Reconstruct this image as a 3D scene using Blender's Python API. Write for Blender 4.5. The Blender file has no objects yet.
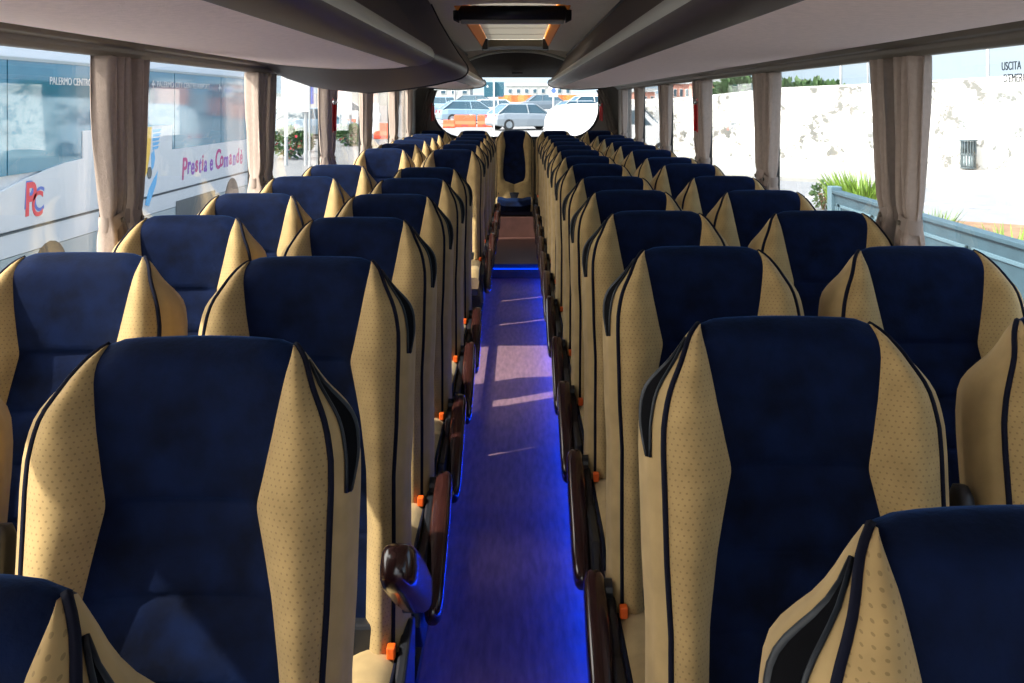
import bpy, math, random
from mathutils import Vector, Matrix
R = math.radians
PI = math.pi
random.seed(7)
SC = bpy.context.scene
COL = SC.collection
CAMZ = 1.515            # eye height above the seat platform (z = 0)
AISLE = -0.13           # sunken aisle floor

# ------------------------------------------------------------------ materials
def new_mat(name):
    m = bpy.data.materials.new(name); m.use_nodes = True
    nt = m.node_tree; b = nt.nodes['Principled BSDF']
    return m, nt, b

def pmat(name, col, rough=.6, metal=0., spec=.5, sheen=0., sheen_tint=None, noise=0., nscale=20., bump=0., bscale=80., emit=None, estr=0., coat=0., trans_alpha=None, stretch=None):
    m, nt, b = new_mat(name)
    b.inputs['Base Color'].default_value = (*col, 1)
    b.inputs['Roughness'].default_value = rough
    b.inputs['Metallic'].default_value = metal
    b.inputs['Specular IOR Level'].default_value = spec
    if sheen:
        b.inputs['Sheen Weight'].default_value = sheen
        b.inputs['Sheen Roughness'].default_value = .35
        b.inputs['Sheen Tint'].default_value = (*(sheen_tint or (1, 1, 1)), 1)
    if coat:
        b.inputs['Coat Weight'].default_value = coat
        b.inputs['Coat Roughness'].default_value = .12
    tc = None
    if noise or bump:
        tc = nt.nodes.new('ShaderNodeTexCoord')
        mp = nt.nodes.new('ShaderNodeMapping')
        nt.links.new(tc.outputs['Object'], mp.inputs['Vector'])
        if stretch: mp.inputs['Scale'].default_value = stretch
    if noise:
        n = nt.nodes.new('ShaderNodeTexNoise'); n.inputs['Scale'].default_value = nscale
        n.inputs['Detail'].default_value = 5
        nt.links.new(mp.outputs['Vector'], n.inputs['Vector'])
        r = nt.nodes.new('ShaderNodeMapRange')
        r.inputs['From Min'].default_value = .3; r.inputs['From Max'].default_value = .7
        r.inputs['To Min'].default_value = 1 - noise; r.inputs['To Max'].default_value = 1 + noise
        nt.links.new(n.outputs['Fac'], r.inputs['Value'])
        v = nt.nodes.new('ShaderNodeVectorMath'); v.operation = 'SCALE'
        v.inputs[0].default_value = col
        nt.links.new(r.outputs['Result'], v.inputs['Scale'])
        nt.links.new(v.outputs['Vector'], b.inputs['Base Color'])
    if bump:
        n2 = nt.nodes.new('ShaderNodeTexNoise'); n2.inputs['Scale'].default_value = bscale
        n2.inputs['Detail'].default_value = 3
        nt.links.new(mp.outputs['Vector'], n2.inputs['Vector'])
        bp = nt.nodes.new('ShaderNodeBump'); bp.inputs['Strength'].default_value = bump
        bp.inputs['Distance'].default_value = .01
        nt.links.new(n2.outputs['Fac'], bp.inputs['Height'])
        nt.links.new(bp.outputs['Normal'], b.inputs['Normal'])
    if emit:
        b.inputs['Emission Color'].default_value = (*emit, 1)
        b.inputs['Emission Strength'].default_value = estr
    return m

def tan_fabric(name, col, dots=True):
    """tan plush with a fine staggered grid of punched dots"""
    m, nt, b = new_mat(name)
    b.inputs['Roughness'].default_value = .85
    b.inputs['Specular IOR Level'].default_value = .2
    b.inputs['Sheen Weight'].default_value = .25
    b.inputs['Sheen Tint'].default_value = (1, .85, .6, 1)
    tc = nt.nodes.new('ShaderNodeTexCoord')
    n = nt.nodes.new('ShaderNodeTexNoise'); n.inputs['Scale'].default_value = 22; n.inputs['Detail'].default_value = 6
    nt.links.new(tc.outputs['Object'], n.inputs['Vector'])
    r = nt.nodes.new('ShaderNodeMapRange')
    r.inputs['From Min'].default_value = .3; r.inputs['From Max'].default_value = .7
    r.inputs['To Min'].default_value = .86; r.inputs['To Max'].default_value = 1.12
    nt.links.new(n.outputs['Fac'], r.inputs['Value'])
    fac = r.outputs['Result']
    def M(op, a, bb=None):
        x = nt.nodes.new('ShaderNodeMath'); x.operation = op
        for i, q in enumerate((a, bb)):
            if q is None: continue
            if isinstance(q, (int, float)): x.inputs[i].default_value = q
            else: nt.links.new(q, x.inputs[i])
        return x.outputs[0]
    if dots:
        sp = nt.nodes.new('ShaderNodeSeparateXYZ'); nt.links.new(tc.outputs['UV'], sp.inputs[0])
        P = .0105
        u = M('MULTIPLY', sp.outputs[0], 1 / P); w = M('MULTIPLY', sp.outputs[1], 1 / (P * .8))
        row = M('FLOOR', w)
        u2 = M('ADD', u, M('MULTIPLY', M('MODULO', row, 2.), .5))
        du = M('SUBTRACT', M('FRACT', u2), .5); dw = M('SUBTRACT', M('FRACT', w), .5)
        d2 = M('ADD', M('MULTIPLY', du, du), M('MULTIPLY', dw, dw))
        dot = M('LESS_THAN', d2, .028)
        fac = M('MULTIPLY', fac, M('SUBTRACT', 1., M('MULTIPLY', dot, .33)))
    v = nt.nodes.new('ShaderNodeVectorMath'); v.operation = 'SCALE'
    v.inputs[0].default_value = col
    nt.links.new(fac, v.inputs['Scale'])
    nt.links.new(v.outputs['Vector'], b.inputs['Base Color'])
    return m

def glass_mat(name, tint, refl=1.0):
    m = bpy.data.materials.new(name); m.use_nodes = True
    nt = m.node_tree; nt.nodes.clear()
    o = nt.nodes.new('ShaderNodeOutputMaterial'); mx = nt.nodes.new('ShaderNodeMixShader')
    t = nt.nodes.new('ShaderNodeBsdfTransparent'); t.inputs[0].default_value = (*tint, 1)
    g = nt.nodes.new('ShaderNodeBsdfGlossy'); g.inputs['Roughness'].default_value = .01
    f = nt.nodes.new('ShaderNodeFresnel')
    ge = nt.nodes.new('ShaderNodeNewGeometry'); io = nt.nodes.new('ShaderNodeMapRange')      # same reflectance on both faces of the thin pane
    io.inputs['To Min'].default_value = 1.45; io.inputs['To Max'].default_value = 1 / 1.45
    nt.links.new(ge.outputs['Backfacing'], io.inputs['Value']); nt.links.new(io.outputs['Result'], f.inputs['IOR'])
    mu = nt.nodes.new('ShaderNodeMath'); mu.operation = 'MULTIPLY'; mu.inputs[1].default_value = refl
    nt.links.new(f.outputs[0], mu.inputs[0]); nt.links.new(mu.outputs[0], mx.inputs[0])
    nt.links.new(t.outputs[0], mx.inputs[1]); nt.links.new(g.outputs[0], mx.inputs[2])
    nt.links.new(mx.outputs[0], o.inputs['Surface'])
    return m

M = {}
M['tan'] = tan_fabric('tan_perforated_plush', (.35, .235, .098))
M['tan_plain'] = tan_fabric('tan_plush', (.355, .245, .11), dots=False)
M['navy'] = pmat('navy_velvet', (.0012, .0043, .0195), .85, spec=.1, sheen=.34, sheen_tint=(.05, .19, .62), noise=.65, nscale=16, bump=.12, bscale=120)
M['piping'] = pmat('navy_piping', (.004, .005, .014), .85, spec=.15)
M['shell'] = pmat('grey_plastic_shell', (.06, .06, .07), .5)
M['black'] = pmat('black_plastic', (.012, .013, .016), .42)
M['handle'] = pmat('satin_black_plastic', (.006, .009, .014), .45, spec=.3)
M['pocket'] = pmat('matt_black_recess', (.003, .003, .004), .9, spec=.05)
M['wood'] = pmat('dark_brown_lacquer', (.030, .009, .007), .22, noise=.35, nscale=18, stretch=(6, 1, 1), coat=.4)
M['orange'] = pmat('orange_plastic', (.85, .12, .01), .45)
M['bolt'] = pmat('bright_steel', (.7, .7, .72), .25, 1)
M['aisle'] = pmat('aisle_vinyl', (.20, .115, .12), .55, spec=.3, noise=.25, nscale=9, stretch=(6, 1, 1), bump=.08, bscale=60)
M['podium'] = pmat('platform_vinyl', (.07, .045, .05), .5, noise=.2, nscale=20)
M['rearfloor'] = pmat('rear_floor_vinyl', (.10, .045, .035), .42, noise=.25, nscale=9, stretch=(1, 5, 1))
M['led'] = pmat('blue_led', (.02, .05, .4), .4, emit=(.0, .045, 1.0), estr=38.)
M['led_dim'] = pmat('dim_blue_led', (.02, .05, .4), .4, emit=(.0, .045, 1.0), estr=3.5)
M['led_step'] = pmat('step_blue_led', (.02, .05, .4), .4, emit=(.0, .045, 1.0), estr=1.2)
M['lining'] = pmat('rack_lining', (.82, .66, .62), .9, noise=.06, nscale=60, bump=.15, bscale=250)
M['lip'] = pmat('rack_lip', (.045, .034, .037), .42, noise=.1, nscale=40)
M['collar'] = pmat('dark_plum_collar', (.030, .021, .028), .5)
M['strip'] = pmat('rack_strip', (.46, .44, .38), .4)
M['bin'] = pmat('rack_brown_face', (.075, .049, .036), .6, noise=.1, nscale=40)
M['ceil'] = pmat('ceiling_fabric', (.84, .76, .66), .85, noise=.06, nscale=50, bump=.1, bscale=200)
M['header'] = pmat('dark_header', (.055, .045, .038), .6, noise=.1, nscale=30)
M['rail'] = pmat('olive_rail', (.15, .125, .095), .5)
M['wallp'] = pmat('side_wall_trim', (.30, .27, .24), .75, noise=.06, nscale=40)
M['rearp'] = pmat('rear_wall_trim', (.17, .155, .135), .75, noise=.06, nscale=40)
M['rubber'] = pmat('black_rubber', (.015, .015, .015), .6)
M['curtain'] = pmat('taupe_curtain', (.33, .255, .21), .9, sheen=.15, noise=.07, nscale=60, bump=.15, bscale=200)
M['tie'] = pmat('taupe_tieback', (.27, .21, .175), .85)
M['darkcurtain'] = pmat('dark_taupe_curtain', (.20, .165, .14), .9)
M['red'] = pmat('red_plastic', (.55, .015, .015), .4)
M['amber'] = pmat('hatch_side_amber_glow', (.85, .25, .005), .5)  # orange daylight glow on the hatch sides, put into the base colour
M['blind'] = pmat('beige_blind', (.50, .46, .38), .85, noise=.05, nscale=60)
M['gunmetal'] = pmat('dark_cassette', (.03, .032, .04), .35)
M['glass'] = glass_mat('window_glass', (.97, .985, .99), .75)
M['text_dark'] = pmat('grey_lettering', (.10, .14, .18), .6)
# outside
M['asphalt'] = pmat('pale_asphalt', (.175, .18, .185), .9, noise=.12, nscale=3)
M['road'] = pmat('road_asphalt', (.19, .20, .215), .9, noise=.1, nscale=2)
M['pavement'] = pmat('pavement_slabs', (.30, .30, .285), .9, noise=.1, nscale=1.5)
M['soil'] = pmat('brown_soil', (.20, .12, .07), .95, noise=.3, nscale=5)
M['whiteline'] = pmat('road_paint', (.75, .75, .73), .8)
M['bluepaint'] = pmat('blue_grey_paint', (.035, .075, .10), .6, noise=.12, nscale=3)
M['bluepaint2'] = pmat('pale_blue_paint', (.09, .16, .20), .6)
M['leaf'] = pmat('fresh_leaf', (.16, .27, .035), .6, noise=.4, nscale=3)
M['leafdark'] = pmat('dark_leaf', (.05, .11, .035), .6, noise=.4, nscale=3)
M['flower'] = pmat('pink_flower', (.75, .08, .12), .6)
M['coachwhite'] = pmat('coach_white', (.54, .59, .63), .3, noise=.03, nscale=2)
M['coachglass'] = pmat('coach_teal_glass', (.04, .20, .31), .05, metal=.24, noise=.1, nscale=.8)
M['coachgrey'] = pmat('coach_grey_panel', (.30, .37, .39), .4)
M['coachdark'] = pmat('coach_dark', (.05, .07, .08), .5)
M['yellow'] = pmat('decal_yellow', (.85, .52, .05), .5)
M['skyblue'] = pmat('decal_blue', (.10, .42, .75), .5)
M['violet'] = pmat('lettering_violet', (.22, .05, .42), .5)
M['magenta'] = pmat('lettering_magenta', (.50, .03, .20), .5)
M['logored'] = pmat('monogram_red', (.72, .06, .07), .5)
M['logoblue'] = pmat('monogram_blue', (.10, .16, .50), .5)
M['white'] = pmat('white_paint', (.62, .62, .62), .45)
M['carwhite'] = pmat('car_white', (.60, .61, .62), .25, coat=.5)
M['silver'] = pmat('car_silver', (.24, .275, .305), .3, metal=.35, coat=.5)
M['carblue'] = pmat('car_pale_blue', (.16, .25, .32), .3, metal=.2, coat=.5)
M['cardark'] = pmat('car_dark', (.07, .10, .13), .3, coat=.5)
M['carred'] = pmat('car_red', (.50, .04, .04), .3, coat=.5)
M['carglass'] = pmat('car_glass', (.03, .07, .10), .08, spec=.4)
M['barrier'] = pmat('orange_barrier', (.66, .085, .025), .55, noise=.1, nscale=2)
M['meshfence'] = pmat('orange_net', (.66, .13, .02), .7, noise=.15, nscale=3)
M['signteal'] = pmat('sign_dark_teal', (.022, .08, .115), .6, spec=.2)
M['signblue'] = pmat('sign_blue', (.06, .12, .50), .5)
M['pole'] = pmat('pole_grey', (.42, .45, .46), .5)
M['building'] = pmat('pale_building', (.34, .36, .35), .85, noise=.05, nscale=1)
M['brick'] = pmat('faded_red_render', (.52, .24, .18), .85, noise=.2, nscale=1)
M['binmetal'] = pmat('galvanised_bars', (.07, .095, .105), .5)
M['bag'] = pmat('pale_bin_bag', (.55, .65, .68), .5)

def stained_wall():
    m, nt, b = new_mat('whitewashed_wall')
    b.inputs['Roughness'].default_value = .9
    tc = nt.nodes.new('ShaderNodeTexCoord')
    n = nt.nodes.new('ShaderNodeTexNoise'); n.inputs['Scale'].default_value = 1.6; n.inputs['Detail'].default_value = 8; n.inputs['Roughness'].default_value = .75
    nt.links.new(tc.outputs['Object'], n.inputs['Vector'])
    r = nt.nodes.new('ShaderNodeValToRGB')
    r.color_ramp.elements[0].position = .425; r.color_ramp.elements[0].color = (.16, .16, .15, 1)
    r.color_ramp.elements[1].position = .475; r.color_ramp.elements[1].color = (.60, .59, .56, 1)
    nt.links.new(n.outputs['Fac'], r.inputs['Fac'])
    nt.links.new(r.outputs['Color'], b.inputs['Base Color'])
    return m
M['wallwhite'] = stained_wall()

# ------------------------------------------------------------------ mesh builder
class MB:
    def __init__(s): s.v = []; s.f = []
    def add(s, v, f):
        o = len(s.v); s.v += [tuple(p) for p in v]; s.f += [tuple(i + o for i in q) for q in f]; return s
    def box(s, a, b):
        (x0, y0, z0), (x1, y1, z1) = a, b
        v = [(x0,y0,z0),(x1,y0,z0),(x1,y1,z0),(x0,y1,z0),(x0,y0,z1),(x1,y0,z1),(x1,y1,z1),(x0,y1,z1)]
        return s.add(v, [(0,3,2,1),(4,5,6,7),(0,1,5,4),(1,2,6,5),(2,3,7,6),(3,0,4,7)])
    def obox(s, c, ux, uy, sz):
        """box at centre c, half sizes sz, axes ux, uy, z=cross"""
        ux = Vector(ux).normalized(); uy = Vector(uy).normalized(); uz = ux.cross(uy); c = Vector(c)
        v = []
        for k in (-1, 1):
            for (i, j) in ((-1,-1),(1,-1),(1,1),(-1,1)):
                v.append(c + ux*i*sz[0] + uy*j*sz[1] + uz*k*sz[2])
        return s.add(v, [(0,3,2,1),(4,5,6,7),(0,1,5,4),(1,2,6,5),(2,3,7,6),(3,0,4,7)])
    def loft(s, rings, cap=True, close=True):
        n = len(rings[0]); v = [p for r in rings for p in r]; f = []
        for i in range(len(rings) - 1):
            for j in range(n if close else n - 1):
                k = (j + 1) % n
                f.append((i*n + j, i*n + k, (i+1)*n + k, (i+1)*n + j))
        if cap:
            f.append(tuple(range(n - 1, -1, -1))); f.append(tuple((len(rings)-1)*n + j for j in range(n)))
        return s.add(v, f)
    def tube(s, pts, r, n=8, cap=True):
        pts = [Vector(p) for p in pts]; rings = []
        rr = r if isinstance(r, (list, tuple)) else [r] * len(pts)
        up = None
        for i, p in enumerate(pts):
            d = (pts[min(i+1, len(pts)-1)] - pts[max(i-1, 0)]).normalized()
            if up is None:
                up = Vector((0, 0, 1)) if abs(d.z) < .9 else Vector((1, 0, 0))
            a = (up - d * up.dot(d)).normalized(); b = d.cross(a); up = a
            rings.append([p + (a*math.cos(2*PI*k/n) + b*math.sin(2*PI*k/n)) * rr[i] for k in range(n)])
        return s.loft(rings, cap)
    def grid(s, rows):
        return s.loft(rows, cap=False, close=False)
    def prism(s, poly, axis, a, b):
        """extrude a 2D polygon along an axis ('x': poly=(y,z); 'y': poly=(x,z); 'z': poly=(x,y))"""
        def P(q, t):
            return {'x': (t, q[0], q[1]), 'y': (q[0], t, q[1]), 'z': (q[0], q[1], t)}[axis]
        return s.loft([[P(q, a) for q in poly], [P(q, b) for q in poly]])
    def build(s, name, mat, parent=None, smooth=False, bevel=0., matrix=None, seg=2, sub=0):
        me = bpy.data.meshes.new(name); me.from_pydata([tuple(p) for p in s.v], [], s.f); me.update()
        import bmesh
        bm = bmesh.new(); bm.from_mesh(me); bmesh.ops.recalc_face_normals(bm, faces=bm.faces); bm.to_mesh(me); bm.free()
        if smooth:
            for p in me.polygons: p.use_smooth = True
        me.materials.append(mat)
        o = bpy.data.objects.new(name, me); COL.objects.link(o)
        if bevel:
            md = o.modifiers.new('bevel', 'BEVEL'); md.width = bevel; md.segments = seg; md.limit_method = 'ANGLE'; md.angle_limit = R(35)
        if sub:
            md = o.modifiers.new('sub', 'SUBSURF'); md.levels = sub; md.render_levels = sub
        if matrix: o.matrix_world = matrix
        if parent: o.parent = parent
        return o

def empty(name, loc=(0, 0, 0), rz=0.):
    o = bpy.data.objects.new(name, None); COL.objects.link(o); o.location = loc; o.rotation_euler = (0, 0, rz)
    o.empty_display_size = .1
    return o
def tag(o, label, cat, group=None, kind=None):
    o['label'] = label; o['category'] = cat
    if group: o['group'] = group
    if kind: o['kind'] = kind
    return o
def struct(o):
    o['kind'] = 'structure'; return o
def copy_tree(o, parent=None):
    c = o.copy(); COL.objects.link(c)
    if parent: c.parent = parent
    for ch in list(o.children): copy_tree(ch, c)
    return c
def interp(tab, t):
    if t <= tab[0][0]: return tab[0][1]
    for (a, va), (b, vb) in zip(tab, tab[1:]):
        if t <= b:
            k = (t - a) / (b - a); return va + (vb - va) * k
    return tab[-1][1]
def sm(x):
    x = max(0., min(1., x)); return x*x*(3 - 2*x)
def smooth_tab(tab, n=3):
    """resample a table and soften its corners"""
    T = [i * .005 for i in range(int(tab[-1][0] / .005) + 2)]
    V = [interp(tab, t) for t in T]
    for _ in range(n):
        V = [V[0]] + [(V[i-1] + 2*V[i] + V[i+1]) / 4 for i in range(1, len(V) - 1)] + [V[-1]]
    return list(zip(T, V))
def text(name, body, mat, loc, rot, size, parent=None, extrude=.002, shear=0., align='LEFT', sx=1., offset=0.):
    c = bpy.data.curves.new(name, 'FONT'); c.body = body; c.size = size; c.extrude = extrude; c.shear = shear; c.align_x = align
    c.materials.append(mat)
    c.offset = offset
    tmp = bpy.data.objects.new(name, c); COL.objects.link(tmp)
    me = bpy.data.meshes.new_from_object(tmp.evaluated_get(bpy.context.evaluated_depsgraph_get()))
    bpy.data.objects.remove(tmp)
    me.materials.clear(); me.materials.append(mat)
    o = bpy.data.objects.new(name, me); COL.objects.link(o); o.location = loc; o.rotation_euler = rot; o.scale = (sx, 1, 1)
    if parent: o.parent = parent
    return o

# ------------------------------------------------------------------ coach seat
TOP = 1.179
WF = smooth_tab([(0,.1345),(.008,.147),(.02,.158),(.035,.166),(.05,.173),(.09,.190),(.12,.197),(.16,.203),(.2,.204),(.26,.203),(.35,.202),(.45,.198),(.6,.201),(.85,.204)], 2)
EC = smooth_tab([(0,.134),(.02,.136),(.05,.132),(.09,.126),(.125,.121),(.18,.111),(.218,.103),(.226,.103),(.28,.115),(.34,.127),(.44,.141),(.55,.146),(.85,.148)], 2)
EC_REAR = smooth_tab([(0,.127),(.02,.131),(.06,.127),(.12,.112),(.19,.104),(.28,.118),(.4,.13),(.5,.132),(.56,.126),(.60,.108),(.62,.075),(.632,.0004),(.85,.0004)], 1)
SEAMS = (.222, .345, .455, .57)
def rows_t():
    T = [0, .003, .008, .015, .024, .035, .048, .064, .082, .1, .12, .14, .16, .18, .2, .215]
    for sc in SEAMS: T += [sc - .010, sc - .004, sc, sc + .004, sc + .010]
    T += [.265, .29, .315, .375, .40, .425, .485, .51, .535, .60, .625, .64, .66, .69, .72, .75, .78, .81]
    return sorted(set(T))
ROWS = rows_t()

def seat_surface(ec, seams, tilt):
    st, ct = math.sin(tilt), math.cos(tilt)
    def cpad(t):
        c = .018 * math.sin(PI * min(1, max(0, t / .23))) ** .7 if t < .23 else .016 * sm((t - .23) / .25)
        for s in seams:
            c -= .007 * max(0, 1 - abs(t - s) / .010)
        return c
    def place(x, f, t, dz=0.):
        roll = .040 * (1 - t / .05) ** 2 if t < .05 else 0
        ff = f - roll
        return (x, -t * st - ff * ct, TOP - t * ct + ff * st + dz)
    def fwing(p, t):
        B = .010 + .036 * sm(t / .10)
        return cpad_s(t) + .012 + B * math.sin(PI * p * .80) - .012 * p * p
    def cpad_s(t):      # pad depth without the stitched grooves, used at the bolsters
        return .018 * math.sin(PI * min(1, max(0, t / .23))) ** .7 * (1 if t < .115 else 1) if t < .115 else .018 - .004 * sm((t - .115) / .3)
    def crown(k, p, t):
        fall = 1 if t < .05 else max(0, 1 - (t - .05) / .1)
        return (-.003 * k * k - .009 * k ** 10 - .006 * p * sm(t / .03)) * fall
    def front(s, t):
        e, w = interp(ec, t), interp(WF, t)
        a = abs(s); sg = 1 if s >= 0 else -1
        if a <= .5:
            x = s / .5 * e; k = (a / .5)
            f = cpad(t) * (1 - k ** 6) + (cpad_s(t) - .002) * k ** 6 + .012 * k * k
            return place(x, f, t, crown(a / .5, 0, t))
        p = (a - .5) / .5
        return place(sg * (e + p * (w - e)), fwing(p, t), t, crown(1, p, t))
    def side(t, r, sg, out=0.):
        w = interp(WF, t); d = .12 + .88 * sm(t / .12) ** .7
        pts = [(w, -fwing(1, t)), (w + .020*d, -fwing(1, t) + .022*d), (w + .031*d, .035*d), (w + .022*d, .085*d)]
        q = r * 3; i = min(2, int(q)); k = q - i
        # smooth through the polyline
        x = pts[i][0]*(1-k) + pts[i+1][0]*k; y = pts[i][1]*(1-k) + pts[i+1][1]*k
        p = place(sg * (x + out), -y, t, crown(1, 1, t) - .004 * r * max(0, 1 - t / .1))
        return p
    def back(q, t):      # q -1..1 along the rear face
        w = interp(WF, t); d = .12 + .88 * sm(t / .12) ** .7
        return place(q * (w + .022*d), -(.085*d + .030*d * (1 - q*q)), t, crown(abs(q), abs(q), t) - .004 * q * q * max(0, 1 - t / .1))
    return front, side, back

def capsule(mb, a, b, w, h, n=7):
    """rounded bar from a to b; w is its width in x, h its depth"""
    a, b = Vector(a), Vector(b); d = (b - a); L = d.length; d.normalize()
    X = Vector((1, 0, 0)); N = d.cross(X).normalized()
    rings = []
    prof = [(0, .55), (.012, .82), (.03, .96), (.06, 1.0), (L*.4, 1.06), (L - .08, 1.0), (L - .04, .95), (L - .015, .8), (L, .5)]
    for (u, sc) in prof:
        ring = []
        for k in range(16):
            an = 2*PI*k/16; c, s_ = math.cos(an), math.sin(an)
            ring.append(a + d*u + X * (w/2*sc * math.copysign(abs(c)**.6, c)) + N * (h/2*sc * math.copysign(abs(s_)**.6, s_)))
        rings.append(ring)
    mb.loft(rings)

def make_seat(name, hand, arm='down', tilt=R(9), rear=False):
    """hand: +1 aisle on the +x side, -1 on the -x side; arm: down / up / folded / none"""
    root = empty(name)
    ec = EC_REAR if rear else EC
    front, side, back = seat_surface(ec, SEAMS if not rear else (.19,), tilt)
    NC, NW = 12, 8
    cs = [-.5 + i / NC for i in range(NC + 1)]
    ws = [.5 + .5 * i / NW for i in range(NW + 1)]
    def backrow(s): # where the top cap meets the rear face
        xf = front(s, 0)[0]
        return back(max(-1, min(1, xf / (interp(WF, 0) + .022 * .12))), 0)
    # navy centre panel with head roll
    mb = MB(); mb.grid([[backrow(s) for s in cs]] + [[front(s, t) for s in cs] for t in ROWS])
    mb.build('backrest_panel', M['navy'], root, smooth=True)
    for sg in (-1, 1):
        mb = MB(); mb.grid([[backrow(sg*s) for s in ws]] + [[front(sg*s, t) for s in ws] for t in ROWS])
        o = mb.build('side_bolster', M['tan'], root, smooth=True)
        # real lengths over the padded surface, so that the punched dots stay round
        vs_ = [Vector(v.co) for v in o.data.vertices]; nc = len(ws); uvw = []
        for i in range(len(ROWS) + 1):
            u = 0.
            for j in range(nc):
                if j: u += (vs_[i*nc + j] - vs_[i*nc + j - 1]).length
                uvw.append((u + 1., 2. - (ROWS[i - 1] if i else -.03)))
        ul = o.data.uv_layers.new(name='surface')
        for lp in o.data.loops: ul.data[lp.index].uv = uvw[lp.vertex_index]
        mb = MB(); mb.grid([[side(t, k/9, sg) for k in range(10)] for t in ROWS])
        mb.build('side_panel', M['tan_plain'], root, smooth=True)
        mb = MB(); mb.tube([side(t, 0.015, sg, .001) for t in ROWS], .0048, 6)
        mb.build('piping', M['piping'], root, smooth=True)
    mb = MB(); mb.grid([[back(-1 + i/6, t) for i in range(13)] for t in ROWS])
    mb.build('back_shell', M['shell'], root, smooth=True)
    # cushion
    ys = [-.625, -.622, -.61, -.59, -.56, -.5, -.42, -.34, -.26, -.18, -.12]
    def ctop(x, y):
        k = abs(x) / .215
        z = .400 + .018 * sm((k - .5) / .25) - .02 * max(0, (k - .85) / .15) ** 2
        u = max(0, (-.54 - y) / .085)
        return z - .055 * u * u + .10 * (y + .62) * -.12
    cw = .19 if rear else .125
    xs_c = [-cw + 2 * cw * i / 8 for i in range(9)]
    def cush(xs):
        mb = MB()
        top = [[(x, y, ctop(x, y)) for x in xs] for y in ys]
        bot = [[(x * .96, max(y, -.60), .285) for x in xs] for y in ys]
        mb.grid(top); mb.grid(bot); mb.grid([top[0], bot[0]]); mb.grid([top[-1], bot[-1]])
        mb.grid([[r[0] for r in top], [r[0] for r in bot]]); mb.grid([[r[-1] for r in top], [r[-1] for r in bot]])
        return mb
    cush(xs_c).build('seat_cushion', M['navy'], root, smooth=True)
    for sg in (-1, 1):
        xs = [sg * (cw + (.215 - cw) * i / 6) for i in range(7)]
        cush(xs).build('cushion_bolster', M['tan_plain'], root, smooth=True)
        mb = MB(); mb.tube([(sg * .214, y, ctop(.2149, y) + .001) for y in ys] , .005, 6)
        mb.build('cushion_piping', M['piping'], root, smooth=True)
    # frame and pedestal
    mb = MB(); mb.box((-.20, -.57, .235), (.20, -.10, .284)).box((-.19, -.17, .284), (.19, -.115, .46))
    mb.build('seat_frame', M['black'], root, bevel=.008)
    mb = MB()
    mb.loft([[(-.15, -.47, .236), (.15, -.47, .236), (.15, -.22, .236), (-.15, -.22, .236)],
             [(-.09, -.40, .06), (.09, -.40, .06), (.09, -.26, .06), (-.09, -.26, .06)],
             [(-.10, -.44, 0.), (.10, -.44, 0.), (.10, -.22, 0.), (-.10, -.22, 0.)]])
    mb.build('pedestal', M['shell'], root, bevel=.008)
    if not rear:
        mb = MB(); mb.prism([(-.56, .26), (-.52, .37), (-.30, .38), (-.10, .44), (-.05, .42), (-.07, .24), (-.18, .15), (-.48, .17)], 'x', hand*.218, hand*.240)
        mb.build('side_cover', M['black'], root, bevel=.006)
        mb = MB(); mb.box((hand*.205 - .009, -.180, .385), (hand*.205 + .009, -.165, .425))
        bk = mb.build('belt_buckle', M['black'], root, bevel=.004)
        MB().box((hand*.205 - .0085, -.198, .405), (hand*.205 + .0085, -.175, .430)).build('release_button', M['orange'], bk, bevel=.003)
    # grab handle on the aisle shoulder
    if arm in ('down', 'up') or rear:
        n = 14; t0, t1 = .016, .205
        def rr(k): return .33, .33 + .32 * math.sin(PI * min(1, k * .86 + .06)) ** .8
        T = [t0 + (t1 - t0) * i / n for i in range(n + 1)]
        outer = []; inner = []
        for i, t in enumerate(T):
            a, b = rr(i / n)
            outer.append([side(t, a + (b - a) * j / 5, hand, .003) for j in range(6)])
            inner.append([side(t, a + (b - a) * j / 5, hand, -.004) for j in range(6)])
        mb = MB(); mb.grid(outer); mb.grid([[r[0] for r in outer], [r[0] for r in inner]]); mb.grid([[r[-1] for r in outer], [r[-1] for r in inner]])
        mb.grid([outer[0], inner[0]]); mb.grid([outer[-1], inner[-1]])
        gh = mb.build('grab_handle', M['pocket'], root, smooth=True)
        mb = MB(); mb.tube([side(t, rr(i/n)[1] - .04, hand, .001) for i, t in enumerate(T)], [.0032 + .0022 * math.sin(PI * i / n) for i in range(n + 1)], 8)
        mb.build('handle_bar', M['handle'], gh, smooth=True)
        mb = MB(); mb.tube([side(t, .30, hand, .002) for t in T], .0026, 6)
        mb.build('handle_rim', M['handle'], gh, smooth=True)
    ax = hand * .264
    if arm == 'down' and not rear:
        mb = MB(); capsule(mb, (ax, -.10, .455), (ax, -.515, .255), .050, .072)
        ar = mb.build('armrest', M['wood'], root, smooth=True)
        mb = MB(); mb.tube([(hand*.225, -.13, .44), (hand*.245, -.13, .44)], .022, 12); mb.build('armrest_pivot', M['black'], ar)
    elif arm == 'up':
        mb = MB(); capsule(mb, (ax - .012, -.12, .50), (ax - .012, -.50, .735), .066, .080)
        ar = mb.build('armrest', M['wood'], root, smooth=True)
        mb = MB(); mb.tube([(hand*.225, -.15, .50), (hand*.25, -.15, .50)], .022, 12); mb.build('armrest_pivot', M['black'], ar)
    elif arm == 'folded':
        mb = MB(); capsule(mb, (hand*.255, -.115, .50), (hand*.255, -.03, .92), .034, .06)
        ar = mb.build('armrest', M['black'], root, smooth=True)
        mb = MB(); mb.tube([(hand*.255, -.075, .885), (hand*.255, -.062, .882)], .008, 10); mb.build('armrest_bolt', M['bolt'], ar)
    return root

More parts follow.
